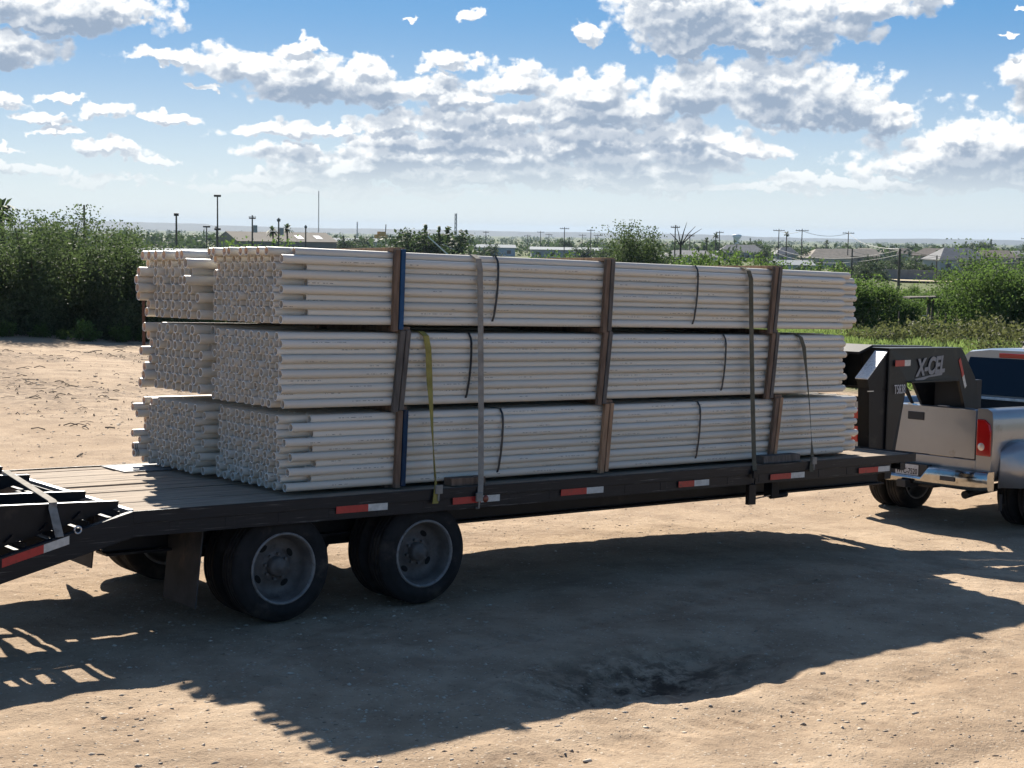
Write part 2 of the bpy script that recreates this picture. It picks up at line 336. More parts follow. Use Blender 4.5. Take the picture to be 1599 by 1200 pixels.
# ------------------------------------------------------------------ mesh builder
class MB:
    def __init__(s): s.v = []; s.f = []; s.mi = []; s.sm = []
    def add(s, vs, fs, mi=0, smooth=False):
        o = len(s.v); s.v.extend([tuple(map(float, p)) for p in vs])
        for f in fs: s.f.append([i + o for i in f]); s.mi.append(mi); s.sm.append(smooth)
        return s
    def box(s, a, b, mi=0, M=None):
        x0, y0, z0 = [min(a[i], b[i]) for i in range(3)]; x1, y1, z1 = [max(a[i], b[i]) for i in range(3)]
        vs = [(x0,y0,z0),(x1,y0,z0),(x1,y1,z0),(x0,y1,z0),(x0,y0,z1),(x1,y0,z1),(x1,y1,z1),(x0,y1,z1)]
        if M is not None: vs = [tuple(M @ Vector(p)) for p in vs]
        return s.add(vs, [(0,3,2,1),(4,5,6,7),(0,1,5,4),(1,2,6,5),(2,3,7,6),(3,0,4,7)], mi)
    def hexa(s, bot, top, mi=0):
        return s.add(list(bot) + list(top), [(3,2,1,0),(4,5,6,7),(0,1,5,4),(1,2,6,5),(2,3,7,6),(3,0,4,7)], mi)
    def prism(s, poly, axis, a, b, mi=0, smooth=False):
        # polygon in the two other axes, extruded along axis from a to b
        n = len(poly); vs = []
        for h in (a, b):
            for (p, q) in poly:
                vs.append({0: (h, p, q), 1: (p, h, q), 2: (p, q, h)}[axis])
        fs = [tuple(range(n))[::-1], tuple(range(n, 2 * n))] + [(i, (i + 1) % n, n + (i + 1) % n, n + i) for i in range(n)]
        return s.add(vs, fs, mi, smooth)
    def tube(s, pts, r, seg=8, mi=0, smooth=True, caps=True):
        pts = [Vector(p) for p in pts]; n = len(pts)
        rs = r if isinstance(r, (list, tuple)) else [r] * n
        vs = []; fs = []
        for i, p in enumerate(pts):
            d = (pts[min(i + 1, n - 1)] - pts[max(i - 1, 0)]).normalized()
            u = d.cross(Vector((0, 0, 1)));
            if u.length < 1e-3: u = d.cross(Vector((0, 1, 0)))
            u.normalize(); w = d.cross(u)
            for k in range(seg):
                a = 2 * math.pi * k / seg; vs.append(tuple(p + (u * math.cos(a) + w * math.sin(a)) * rs[i]))
        for i in range(n - 1):
            for k in range(seg):
                fs.append((i*seg+k, i*seg+(k+1)%seg, (i+1)*seg+(k+1)%seg, (i+1)*seg+k))
        s.add(vs, fs, mi, smooth)
        if caps: s.add(vs[:seg], [tuple(range(seg))], mi); s.add(vs[-seg:], [tuple(range(seg))[::-1]], mi)
        return s
    def lathe(s, prof, c=(0,0,0), axis=1, seg=40, mi=0, smooth=True):
        # profile (offset along axis, radius)
        vs = []; n = len(prof)
        for (h, r) in prof:
            for k in range(seg):
                a = 2 * math.pi * k / seg; x, y = r * math.cos(a), r * math.sin(a)
                p = {1: (x, h, y), 0: (h, x, y), 2: (x, y, h)}[axis]
                vs.append((p[0] + c[0], p[1] + c[1], p[2] + c[2]))
        fs = []
        for i in range(n - 1):
            for k in range(seg): fs.append((i*seg+k, (i+1)*seg+k, (i+1)*seg+(k+1)%seg, i*seg+(k+1)%seg))
        return s.add(vs, fs, mi, smooth)
    def ribbon(s, pts, wdir, width, th=0.004, mi=0):
        # flat strap: points, width direction(s)
        n = len(pts); P = [Vector(p) for p in pts]
        W = [Vector(w) for w in (wdir if isinstance(wdir, list) else [wdir] * n)]
        vs = []
        for i in range(n):
            d = (P[min(i+1, n-1)] - P[max(i-1, 0)]).normalized(); w = W[i].normalized(); nn = d.cross(w).normalized()
            wd = width[i] if isinstance(width, list) else width
            for a, b in ((-1,-1),(1,-1),(1,1),(-1,1)): vs.append(tuple(P[i] + w * (a * wd / 2) + nn * (b * th / 2)))
        fs = [(0,1,2,3), ((n-1)*4+3,(n-1)*4+2,(n-1)*4+1,(n-1)*4)]
        for i in range(n - 1):
            for k in range(4): fs.append((i*4+k, (i+1)*4+k, (i+1)*4+(k+1)%4, i*4+(k+1)%4))
        return s.add(vs, fs, mi)
    def build(s, name, mats, parent=None, bevel=0.0, loc=None, segs=2):
        me = bpy.data.meshes.new(name)
        me.from_pydata(s.v, [], s.f)
        for m_ in (mats if isinstance(mats, (list, tuple)) else [mats]): me.materials.append(m_)
        me.polygons.foreach_set('material_index', s.mi); me.polygons.foreach_set('use_smooth', s.sm)
        bm = bmesh.new(); bm.from_mesh(me); bmesh.ops.recalc_face_normals(bm, faces=bm.faces); bm.to_mesh(me); bm.free()
        o = bpy.data.objects.new(name, me); COL.objects.link(o)
        if parent is not None: o.parent = parent
        if loc is not None: o.location = loc
        if bevel:
            b = o.modifiers.new('bevel', 'BEVEL'); b.width = bevel; b.segments = segs; b.limit_method = 'ANGLE'; b.angle_limit = RAD(35); b.harden_normals = False
        return o

def np_mesh(name, V, F, mats, parent=None, smooth=False, link=True):
    V = np.asarray(V, np.float32); F = np.asarray(F, np.int32); k = F.shape[1]
    me = bpy.data.meshes.new(name)
    me.vertices.add(len(V)); me.vertices.foreach_set('co', V.ravel())
    me.loops.add(F.size); me.loops.foreach_set('vertex_index', F.ravel())
    me.polygons.add(len(F)); me.polygons.foreach_set('loop_start', np.arange(0, F.size, k, dtype=np.int32))
    try: me.polygons.foreach_set('loop_total', np.full(len(F), k, np.int32))
    except Exception: pass
    for m_ in (mats if isinstance(mats, (list, tuple)) else [mats]): me.materials.append(m_)
    me.update(calc_edges=True); me.validate()
    if smooth: me.polygons.foreach_set('use_smooth', np.ones(len(me.polygons), bool))
    if not link: return me
    o = bpy.data.objects.new(name, me); COL.objects.link(o)
    if parent is not None: o.parent = parent
    return o

TRL = []                                               # top-level objects given in the trailer frame
def tag(o, label=None, cat=None, group=None, kind=None):
    if label: o['label'] = label
    if cat: o['category'] = cat
    if group: o['group'] = group
    if kind: o['kind'] = kind
    return o
def thing(name, label, cat, group=None, loc=(0,0,0), trailer=False):
    o = bpy.data.objects.new(name, None); COL.objects.link(o); o.location = loc; o.empty_display_size = 0.2
    if trailer: TRL.append(o)
    return tag(o, label, cat, group)
def copy_tree(o, parent=None):
    c = o.copy(); COL.objects.link(c)
    if parent is not None: c.parent = parent
    for ch in list(o.children): copy_tree(ch, c)
    return c
def text(name, body, size, parent, mtx, mt, extrude=0.002, shear=0.0, align='CENTER', bold=0.0, xs=1.0):
    c = bpy.data.curves.new(name, 'FONT'); c.body = body; c.size = size; c.extrude = extrude; c.shear = shear
    c.align_x = align; c.align_y = 'CENTER'; c.offset = bold; c.materials.append(mt)
    tmp = bpy.data.objects.new(name, c); COL.objects.link(tmp)
    bpy.context.view_layer.update()
    me = bpy.data.meshes.new_from_object(tmp.evaluated_get(bpy.context.evaluated_depsgraph_get()))
    bpy.data.objects.remove(tmp); bpy.data.curves.remove(c)
    o = bpy.data.objects.new(name, me); COL.objects.link(o); o.parent = parent
    o.matrix_local = mtx @ Matrix.Diagonal((xs, 1, 1, 1))
    return o

# ------------------------------------------------------------------ value noise
def vnoise(x, y, seed=0):
    xi = np.floor(x).astype(np.int64); yi = np.floor(y).astype(np.int64); xf = x - xi; yf = y - yi
    def h(a, b):
        n = (a * 374761393 + b * 668265263 + seed * 974711) & 0xffffffff
        n = ((n ^ (n >> 13)) * 1274126177) & 0xffffffff
        return ((n ^ (n >> 16)) & 0xffff) / 65535.0
    u = xf * xf * (3 - 2 * xf); v = yf * yf * (3 - 2 * yf)
    return (h(xi, yi) * (1 - u) + h(xi + 1, yi) * u) * (1 - v) + (h(xi, yi + 1) * (1 - u) + h(xi + 1, yi + 1) * u) * v
def fbm(x, y, oct=4, seed=0):
    a = 0.5; s = 0.0
    for i in range(oct): s = s + a * (vnoise(x, y, seed + i) - 0.5) * 2; x = x * 2.03; y = y * 2.03; a *= 0.5
    return s
def sstep(a, b, x):
    t = np.clip((x - a) / (b - a), 0, 1); return t * t * (3 - 2 * t)

# ------------------------------------------------------------------ terrain
GN = RT @ np.array([0, 0, 1.0]); P0 = tw((0.5, 0, GT))
AZ0 = math.atan2(WF[0], WF[1])
def terrain(x, y, rough=True):
    x = np.asarray(x, float); y = np.asarray(y, float)
    dx, dy = x - CW[0], y - CW[1]; s = np.hypot(dx, dy) + 1e-6
    se = np.where(s < 16, s, 16 + 20 * (1 - np.exp(-(np.maximum(s, 16) - 16) / 20)))
    xe, ye = CW[0] + dx / s * se, CW[1] + dy / s * se
    z = P0[2] - (GN[0] * (xe - P0[0]) + GN[1] * (ye - P0[1])) / GN[2]
    z = z - 0.17 * sstep(4.5, 9.0, xe)
    z = z - 3.6 * sstep(70, 330, s) - 3.6 * sstep(300, 1500, s)
    if rough:
        z = z + 0.020 * fbm(x / 1.6, y / 1.6, 3, 3) * sstep(60, 20, s)
        z = z + 0.16 * fbm(x / 3.2 + 9, y / 6.5, 4, 8) * sstep(20, 32, s) * sstep(300, 70, s)
        z = z + 0.014 * fbm(x / 0.16, y / 0.16, 5, 21) * sstep(60, 25, s)
        # a dug and rutted hollow in front of the load
        q = np.hypot((x - 1.25) / 1.25, (y + 2.55) / 0.62)
        pit = np.clip(1 - q * q, 0, 1)
        z = z - 0.10 * pit + 0.11 * pit ** 0.5 * fbm(x / 0.42 + 3, y / 0.26, 5, 33)
        # wheel tracks running along the lot
        for yc, w in ((-3.55, .16), (-4.9, .17), (-1.35, .15)):
            tr_ = np.exp(-((y - yc - 0.05 * x - 0.12 * np.sin(x * 0.7 + yc)) / w) ** 2) * sstep(40, 20, s)
            z = z - 0.022 * tr_ + 0.012 * tr_ * (np.sin(x * 38) > 0.2) * (fbm(x / 0.8, y / 0.8, 2, 40) > -0.1)
        q2 = np.hypot((x - 0.4) / 0.9, (y + 2.2) / 0.25)
        z = z + 0.03 * np.clip(1 - q2 * q2, 0, 1) * fbm(x / 0.3, y / 0.2, 3, 35)
    return z
def at(px, D, dz=0.0):
    a = AZ0 + math.atan((px - 799.5) / FPX)
    x, y = CW[0] + D * math.sin(a), CW[1] + D * math.cos(a)
    return (x, y, float(terrain(x, y, False)) + dz)
def hz(px): return 365 + 0.017 * (px - 799.5)
def zat(px, py, D): return CW[2] + (hz(px) - py) / FPX * D

def build_ground():
    half = RAD(25)
    an = np.concatenate([np.linspace(-half, half, 460), np.linspace(half, 2 * math.pi - half, 80)[1:-1]]) + AZ0
    r = np.concatenate([[0.3], np.linspace(1.5, 6, 30), np.linspace(6, 16, 430)[1:], np.geomspace(16, 90, 230)[1:], np.geomspace(90, 9000, 70)[1:]])
    A, R_ = np.meshgrid(an, r)
    X = CW[0] + R_ * np.sin(A); Y = CW[1] + R_ * np.cos(A); Z = terrain(X, Y)
    nr, na = X.shape
    V = np.stack([X.ravel(), Y.ravel(), Z.ravel()], 1)
    i, j = np.meshgrid(np.arange(nr - 1), np.arange(na), indexing='ij'); j2 = (j + 1) % na
    F = np.stack([i * na + j, (i + 1) * na + j, (i + 1) * na + j2, i * na + j2], -1).reshape(-1, 4)
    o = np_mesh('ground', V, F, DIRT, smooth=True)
    px = 799.5 + FPX * np.tan(np.clip(A - AZ0, -1.2, 1.2)); px = np.where(np.cos(A - AZ0) < 0.3, 0, px)
    s = R_
    edge = 3 * fbm(X / 5, Y / 5, 3, 50)
    g = sstep(36, 40, s + edge) * sstep(900, 1150, px) + sstep(52, 62, s + edge)
    g = np.clip(g, 0, 1)
    at_ = o.data.attributes.new('grass', 'FLOAT', 'POINT'); at_.data.foreach_set('value', g.ravel().astype(np.float32))
    q = np.hypot((X - 1.2) / 1.15, (Y + 2.45) / 0.5); dm = np.clip(1.25 - q, 0, 1) + 0.75 * sstep(22, 34, s) * sstep(0.04, 0.24, fbm(X / 2.2, Y / 5.0, 4, 71))  # hollow's shading painted as darker dug soil, plus brush litter streaks farther out
    at2 = o.data.attributes.new('hollow_shade_litter', 'FLOAT', 'POINT'); at2.data.foreach_set('value', np.clip(dm, 0, 1).ravel().astype(np.float32))
    tag(o, kind='structure')
build_ground()

# pebbles and clods lying on the dirt
def build_gravel():
    n = 26000
    s = np.exp(rng.uniform(np.log(5.5), np.log(45), n)); a = AZ0 + rng.uniform(-0.37, 0.37, n)
    cl = rng.random(n)
    x = CW[0] + s * np.sin(a); y = CW[1] + s * np.cos(a)
    keep = fbm(x / 1.3, y / 1.3, 3, 77) + rng.normal(0, 0.25, n) > -0.08
    keep &= ~((s > 34) & (a - AZ0 > 0.13))
    x, y, s = x[keep], y[keep], s[keep]; n = len(x)
    z = terrain(x, y)
    size = 0.003 + 0.015 * rng.random(n) ** 6 + 0.005 * rng.random(n)
    size = size * np.where(s > 14, np.minimum(s / 14, 2.4), 1)
    base = np.array([(0,0,0.62),(0.9,0,0.05),(0.3,0.86,0.05),(-0.75,0.5,0.05),(-0.7,-0.55,0.05),(0.35,-0.85,0.05),(0.1,0.1,-0.4)])
    fc = np.array([(0,1,2),(0,2,3),(0,3,4),(0,4,5),(0,5,1),(6,2,1),(6,3,2),(6,4,3),(6,5,4),(6,1,5)])
    th = rng.uniform(0, 2 * math.pi, n); sx = rng.uniform(0.7, 1.5, n)
    jit = rng.normal(0, 0.18, (n, 7, 3)); B = base[None] + jit
    bx = (B[:, :, 0] * np.cos(th)[:, None] - B[:, :, 1] * np.sin(th)[:, None]) * (size * sx)[:, None] + x[:, None]
    by = (B[:, :, 0] * np.sin(th)[:, None] + B[:, :, 1] * np.cos(th)[:, None]) * size[:, None] + y[:, None]
    bz = B[:, :, 2] * (size * 0.75)[:, None] + z[:, None]
    V = np.stack([bx, by, bz], -1).reshape(-1, 3)
    F = (fc[None] + (np.arange(n) * 7)[:, None, None]).reshape(-1, 3)
    M = bpy.data.materials.new('loose_stone'); M.use_nodes = True; N = NT(M.node_tree); p = M.node_tree.nodes['Principled BSDF']
    gg = N.n('ShaderNodeNewGeometry'); c = N.mix(gg.outputs['Random Per Island'], (0.24, 0.17, 0.115, 1), (0.56, 0.48, 0.38, 1)); N.l(c, p.inputs['Base Color']); p.inputs['Roughness'].default_value = 0.9
    o = np_mesh('gravel', V, F, M); tag(o, 'loose pale pebbles and clods strewn over the dirt lot', 'gravel', kind='stuff')
build_gravel()

def build_twigs():
    n = 900
    s = np.sqrt(rng.uniform(20.0 ** 2, 50.0 ** 2, n)); px = rng.uniform(-120, 420, n)
    a = AZ0 + np.arctan((px - 799.5) / FPX); x = CW[0] + s * np.sin(a); y = CW[1] + s * np.cos(a)
    k = fbm(x / 2.2, y / 5.0, 4, 71) + rng.normal(0, 0.16, n) > 0.10; x, y = x[k], y[k]
    b = MB()
    for xi, yi in zip(x, y):
        th = rng.uniform(0, 6.28); L = 0.05 + 0.28 * rng.random() ** 2.5; z = float(terrain(xi, yi)); d = Vector((math.cos(th), math.sin(th), 0)) * L * 0.5; c = Vector((xi, yi, z + 0.012))
        b.tube([tuple(c - d), tuple(c + Vector((0, 0, rng.uniform(0, 0.04)))), tuple(c + d)], rng.uniform(0.004, 0.011), 4, caps=False)
    o = b.build('twigs', mat('dead_twig', (0.065, 0.048, 0.036), 0.95, 0, 0.3, 10)); tag(o, 'dead twigs and brush litter scattered over the dirt before the thicket', 'twigs', kind='stuff')
build_twigs()

# ------------------------------------------------------------------ pipes
def pipe_mesh(name, r, L, seg, wall):
    a = np.arange(seg) * 2 * math.pi / seg; c, s = np.cos(a), np.sin(a)
    ri = r - wall; ch = 0.004
    rings = [(0, ri), (0, r - ch * 0.4), (ch, r), (L - ch * 3, r), (L - ch, r - ch * .5), (L, r - ch * 1.3), (L, ri)]
    V = np.concatenate([np.stack([np.full(seg, x), rr * c, rr * s], 1) for x, rr in rings])
    n = len(rings); F = []
    for i in range(n):
        for k in range(seg):
            j = (i + 1) % n; k2 = (k + 1) % seg
            F.append((i * seg + k, i * seg + k2, j * seg + k2, j * seg + k))
    return V, np.array(F)
CUT = mat('cut_plastic_edge', (0.86, 0.84, 0.79), 0.5)
def rim_slot(me, seg):
    me.materials.append(CUT)
    mi = np.zeros(len(me.polygons), np.int32); mi[:seg] = 1; mi[5 * seg:6 * seg] = 1
    me.polygons.foreach_set('material_index', mi)
ORD = ['first', 'second', 'third', 'fourth', 'fifth', 'sixth', 'seventh', 'eighth', 'ninth', 'tenth', 'eleventh', 'twelfth', 'thirteenth', 'fourteenth', 'fifteenth', 'sixteenth', 'seventeenth']
LP = 5.99
rn, rf = 0.0302, 0.0365
VN, FN = pipe_mesh('pipe', rn, LP, 28, 0.0050)
VF, FF = pipe_mesh('pipe', rf, LP, 28, 0.0058)
PIPE_N = np_mesh('pipe', VN, FN, PVC, smooth=True, link=False)
PIPE_F = np_mesh('pipe', VF, FF, PVC, smooth=True, link=False)
for me in (PIPE_N, PIPE_F):                              # crisp mouths
    rim_slot(me, 28)
    try: me.set_sharp_from_angle(angle=RAD(40))
    except Exception: pass
TZ = {'bottom': 0.028, 'middle': 0.611, 'top': 1.199}
PG = 'white plastic pipes strapped on the flatbed'
rest_V, rest_F, rest_n = [], [], 0
count = 0
def bundle(tier, far):
    global rest_n, count
    small = (not far) or tier == 'bottom'
    r = rn if small else rf; d = 2 * r
    cols, rows = (17, 10) if small else (14, 8)
    y0 = 1.125 if far else 0.0
    V0, F0 = (VN, FN) if small else (VF, FF)
    me = PIPE_N if small else PIPE_F
    R0 = random.Random(hash((tier == 'top', tier == 'middle', far)) % 1000)
    for k in range(rows):
        z = TZ[tier] + r + k * d * 0.866 + (0.028 if (far and tier == 'middle') else 0.0)
        nc = cols if k % 2 == 0 else cols - 1
        for j in range(nc):
            y = y0 + r + j * d + (k % 2) * r
            if tier == 'middle' and not far: par = j % 2
            else: par = (j + k) % 2
            proud = par == 0
            depth = {'top': 0.20, 'middle': 0.115, 'bottom': 0.22}[tier] * (0.85 if far else 1)
            x = R0.gauss(0, 0.009) + (0 if proud else depth + R0.random() * 0.04)
            if tier == 'middle' and not far and k % 2 == 1: x -= 0.01
            if tier == 'top' and k >= rows - 1: x -= 0.055 + 0.04 * R0.random()
            if tier == 'top' and far:
                if (k, j) in ((rows - 2, 0), (rows - 4, 0)): x = -0.10 - 0.01 * (k % 3)
                x -= 0.02
            if far: x -= 0.04
            if far and j >= nc - 2 and proud and R0.random() < 0.7: x -= 0.05 + 0.05 * R0.random()
            if tier == 'middle' and k == 0 and not far and j == 0: x += 0.03
            if tier == 'bottom' and not far: x += 0.045
            if tier == 'bottom' and j == 0 and proud: x += 0.03 + 0.02 * math.sin(k * 1.7)
            dy, dz = R0.gauss(0, 0.0015), 0
            zs = R0.gauss(0, 0.0007)
            roll = R0.random() * 6.28
            if not far and j == 0: roll = math.pi + R0.uniform(-0.55, 0.9)
            near_side = (not far) and (j == 0)
            single = (not far and (proud or j == 0)) or (far and tier == 'top' and proud and (k >= rows - 4))
            M = Matrix.Translation((x, y + dy, z + dz)) @ Matrix.Rotation(zs, 4, 'Z') @ Matrix.Rotation(R0.gauss(0, 0.0006), 4, 'Y') @ Matrix.Rotation(roll, 4, 'X')
            if single and count < 300:
                count += 1
                o = bpy.data.objects.new('plastic_pipe', me); COL.objects.link(o); o.matrix_basis = M; TRL.append(o)
                which = 'rear' if far else 'nearer'
                if near_side:
                    lab = 'long white pipe exposed on the near side of the %s tier, %s row up' % (tier, ORD[k])
                else:
                    lab = 'white pipe mouth in %s stack of %s tier, %s row up, %s column across' % ('farther' if far else 'nearer', tier, ORD[k], ORD[j])
                tag(o, lab, 'pipe', PG)
            else:
                A = np.array(M); VV = V0 @ A[:3, :3].T + A[:3, 3]
                rest_V.append(VV); rest_F.append(F0 + rest_n); rest_n += len(VV)
for tier in ('bottom', 'middle', 'top'): bundle(tier, False)
for tier in ('top', 'middle', 'bottom'): bundle(tier, True)
o = np_mesh('stacked_pipes', np.concatenate(rest_V), np.concatenate(rest_F), [PVC, CUT], smooth=True)
mi_ = np.zeros((len(o.data.polygons) // 196, 196), np.int32); mi_[:, :28] = 1; mi_[:, 140:168] = 1; o.data.polygons.foreach_set('material_index', mi_.ravel())
try: o.data.set_sharp_from_angle(angle=RAD(40))
except Exception: pass
TRL.append(o); tag(o, 'remaining white pipes packed inside the six bundles on the flatbed', 'pipes', PG, 'stuff')

# ------------------------------------------------------------------ timber frames round the near bundles
HB = 0.531
FRAMES = [('top', 0.94, 0.95, BLUEP, TIMBER, 'blue and brown'), ('middle', 0.955, 1.01, TIMBERG, TIMBERG, 'grey'), ('bottom', 0.985, 1.0, BLUED, TIMBER, 'blue and brown'),
          ('top', 2.975, 3.0, TIMBERG, TIMBER, ''), ('middle', 2.94, 2.995, TIMBERG, TIMBER, ''), ('bottom', 2.985, 3.03, TIMBERP, TIMBERP, ''),
          ('top', 4.965, 5.02, TIMBERG, TIMBER, ''), ('middle', 4.95, 5.01, TIMBERG, TIMBER, ''), ('bottom', 5.02, 5.09, TIMBERP, TIMBER, '')]
PLACE = ['by the pipe mouths', 'halfway along', 'by the truck end']
for i, (tier, xb, xt, m1, m2, _) in enumerate(FRAMES):
    z0 = TZ[tier]; z1 = z0 + HB
    col = {BLUEP: 'bright blue painted and brown', BLUED: 'dark blue and brown', TIMBERP: 'orange brown', TIMBERG: 'grey and brown'}[m1]
    t = thing('timber_brace', '%s timber brace clamping the %s tier %s' % (col, tier, PLACE[i // 3]), 'timber brace', 'timber braces round the pipe bundles', (xb, -0.035, z0), True)
    sh = (xt - xb)
    def up(x0, x1, ya, yb, za, zb):
        b = MB(); b.hexa([(x0, ya, za), (x1, ya, za), (x1, yb, za), (x0, yb, za)], [(x0 + sh, ya, zb), (x1 + sh, ya, zb), (x1 + sh, yb, zb), (x0 + sh, yb, zb)]); return b
    lo = -0.045 if tier != 'bottom' else -0.02
    up(-0.048, -0.003, 0.0, 0.032, lo, HB + 0.015).build('upright', m2, t, 0.002)
    up(0.003, 0.040, -0.008, 0.030, lo + 0.012, HB + 0.02).build('upright', m1, t, 0.002)
    wid = 2.17
    b = MB(); b.box((-0.045 + sh, 0.02, HB + 0.0015), (0.045 + sh, wid if tier != 'top' else 1.09, HB + (0.045 if tier != 'top' else 0.030))); b.build('cross_board', TIMBER if tier != 'top' else TIMBERP, t, 0.002)
    b = MB(); b.box((-0.042, 1.035, lo), (0.042, 1.066, HB + 0.012)); b.build('upright', m2, t, 0.002)

# thin black bands
for j, (tier, x) in enumerate([('top', 1.85), ('top', 4.01), ('middle', 1.61), ('middle', 4.38), ('bottom', 1.93), ('bottom', 4.09)]):
    z0 = TZ[tier]; z1 = z0 + HB; b = MB(); c = 0.035
    pts = []
    n = 14
    for k in range(n + 1):
        u = k / n; bow = 0.018 * math.sin(math.pi * u)
        pts.append((x - 0.03 + 0.045 * u + bow, -0.004 - 0.004 * math.sin(math.pi * u) + (c if k in (0, n) else (0.008 if k in (1, n - 1) else 0)), z0 - 0.003 + (HB + 0.006) * u))
    pts = [(x - 0.03, 1.02, z0 - 0.003)] + pts + [(x + 0.012, 1.02, z1 + 0.003)]
    b.ribbon(pts, (1, 0, 0), 0.019, 0.002)
    o = b.build('strapping_band', BAND); TRL.append(o)
    tag(o, 'thin black band bowed round the %s tier, %s' % (tier, 'on its rear half behind the wheels side' if False else ('nearer the pipe mouths' if j % 2 == 0 else 'nearer the truck')), 'strapping band', 'black bands round the bundles')

# ratchet straps
def strap(name, label, m_, pts, wd, width, hook_at, ends):
    t = thing(name, label, 'strap', 'tie-down straps over the load', pts[-1], True)
    o0 = Vector(pts[-1]); P = [tuple(Vector(p) - o0) for p in pts]
    b = MB(); b.ribbon(P, wd, width, 0.004); b.build('webbing', m_, t)
    b = MB(); h = Vector(hook_at) - o0
    b.box((h.x - 0.03, h.y - 0.012, h.z - 0.035), (h.x + 0.03, h.y + 0.004, h.z + 0.03)); b.tube([(h.x, h.y - 0.004, h.z - 0.03), (h.x, h.y + 0.0, h.z - 0.085), (h.x, h.y + 0.03, h.z - 0.09)], 0.008, 8)
    b.build('hook', ends, t, 0.003)
    return t
zt = 1.199 + HB + 0.006
strap('tie_down_strap', 'dusty grey strap running from the top tier down to the deck edge near the wheels', WEBG,
      [(1.66, 1.06, zt), (1.66, 0.5, zt + .002), (1.665, 0.05, zt), (1.67, -0.012, zt - 0.03), (1.675, -0.03, zt - 0.12), (1.68, -0.045, 1.2), (1.66, -0.10, 0.6), (1.625, -0.165, 0.06), (1.60, -0.195, -0.05), (1.585, -0.198, -0.10)], (1, 0, 0), 0.05, (1.585, -0.20, -0.075), WEBG)
strap('tie_down_strap', 'twisted yellow olive strap hanging from the middle tier behind the rear wheels', WEBY,
      [(1.2, 0.5, 1.155), (1.2, 0.05, 1.152), (1.2, -0.015, 1.12), (1.21, -0.035, 1.02), (1.215, -0.05, 0.8), (1.215, -0.085, 0.55), (1.212, -0.12, 0.3), (1.21, -0.155, 0.09), (1.2, -0.185, 0.0), (1.185, -0.198, -0.10)],
      [(1,0,0)]*5 + [(0.85,0.5,0), (0.5,0.85,0), (0.35,0.95,0), (0.8,0.3,0), (1,0,0)], 0.052, (1.215, -0.195, 0.005), WEBG)
strap('tie_down_strap', 'dark olive strap over the top tier near the truck end', WEBO,
      [(4.63, 1.06, zt), (4.63, 0.05, zt), (4.645, -0.012, zt - 0.03), (4.66, -0.03, zt - 0.1), (4.665, -0.05, 1.2), (4.655, -0.10, 0.6), (4.63, -0.165, 0.06), (4.61, -0.198, -0.06)], (1, 0, 0), 0.052, (4.61, -0.20, -0.07), BLACK)
strap('tie_down_strap', 'slack olive strap draped from the middle tier beside the third timber row', WEBO,
      [(5.36, 0.5, 1.152), (5.36, 0.05, 1.15), (5.365, -0.015, 1.12), (5.39, -0.035, 1.03), (5.41, -0.06, 0.8), (5.42, -0.10, 0.5), (5.41, -0.145, 0.2), (5.39, -0.18, 0.03), (5.36, -0.198, -0.09)],
      [(1,0,0)]*4 + [(0.9,0.4,0), (0.7,0.7,0), (0.75,0.6,0), (1,0,0), (1,0,0)], 0.050, (5.40, -0.19, 0.01), WEBG)

# dunnage blocks on the deck edge
for (x0, x1, y0, y1, h, lab, m_) in [(1.40, 1.72, -0.10, 0.0, 0.06, 'short brown timber block on the deck edge behind the grey strap', TIMBER), (4.80, 5.28, -0.13, -0.015, 0.07, 'long grey timber block on the deck edge beneath the third timber row', TIMBERG)]:
    b = MB(); b.box((x0, y0, 0.0015), (x1, y1, h)); o = b.build('timber_block', m_, None, 0.004); TRL.append(o); tag(o, lab, 'timber block', 'loose timber blocks on the deck edge')
for x in (0.98, 3.0, 5.03):
    b = MB(); b.box((x - 0.07, 0.06, 0.0015), (x + 0.07, 2.12, 0.0265)); o = b.build('support_board', TIMBER, None, 0.002); TRL.append(o)
    tag(o, 'flat board carrying the bottom tier of pipes %s' % {0.98: 'by the pipe mouths', 3.0: 'halfway along the deck', 5.03: 'near the truck'}[x], 'board', 'boards under the bottom tier')

# ------------------------------------------------------------------ trailer
tr = thing('flatbed_trailer', 'long black gooseneck flatbed trailer with timber deck carrying the pipes', 'trailer', None, (0, 0, 0), True)
b = MB(); yy = -0.125; k = 0
RR = random.Random(5)
while yy < 2.22:
    w = min(0.185, 2.225 - yy); dz = RR.uniform(-0.006, 0.0)
    segs = [-1.13, RR.uniform(1.0, 5.5), 6.90]
    if k == 6: segs = [-1.13, 1.9, 6.90]
    for a, c in zip(segs[:-1], segs[1:]):
        if k == 6 and a < 0:
            b.box((-1.13, yy + 0.004, -0.042), (-0.45, yy + 0.10, dz)); b.box((-0.445, yy + 0.004, -0.042), (c - 0.004, yy + w - 0.004, dz)); continue
        b.box((a + 0.003, yy + 0.004, -0.042), (c - 0.003, yy + w - 0.004, dz + RR.uniform(-0.002, 0)))
    yy += w; k += 1
b.build('deck', PLANK, tr, 0.004)
b = MB(); b.box((-0.36, 1.76, 0.002), (0.9, 2.20, 0.008)); b.build('tread_plate', mat('dull_tread_plate', (0.22, 0.22, 0.22), 0.7, 0.4, 0.25, 30, 0.003, 60), tr)
for side, y in ((-1, -0.175), (1, 2.225)):
    b = MB()
    ya, yb = (y, y + 0.045) if side < 0 else (y, y + 0.045)
    yo, yi = (y, y + 0.05) if side < 0 else (y + 0.05, y)
    b.box((-1.15, yo, -0.075), (6.93, yo - side * 0.012, 0.004))                 # rub rail
    b.box((-1.15, yo - side * 0.012, -0.165), (6.56, yi, -0.055))                # channel
    for i in range(20):
        x = -0.9 + i * 0.4; b.box((x, yo - side * 0.014, -0.15), (x + 0.07, yo - side * 0.0095, -0.08))
    b.build('side_rail', RAILM, tr, 0.004)
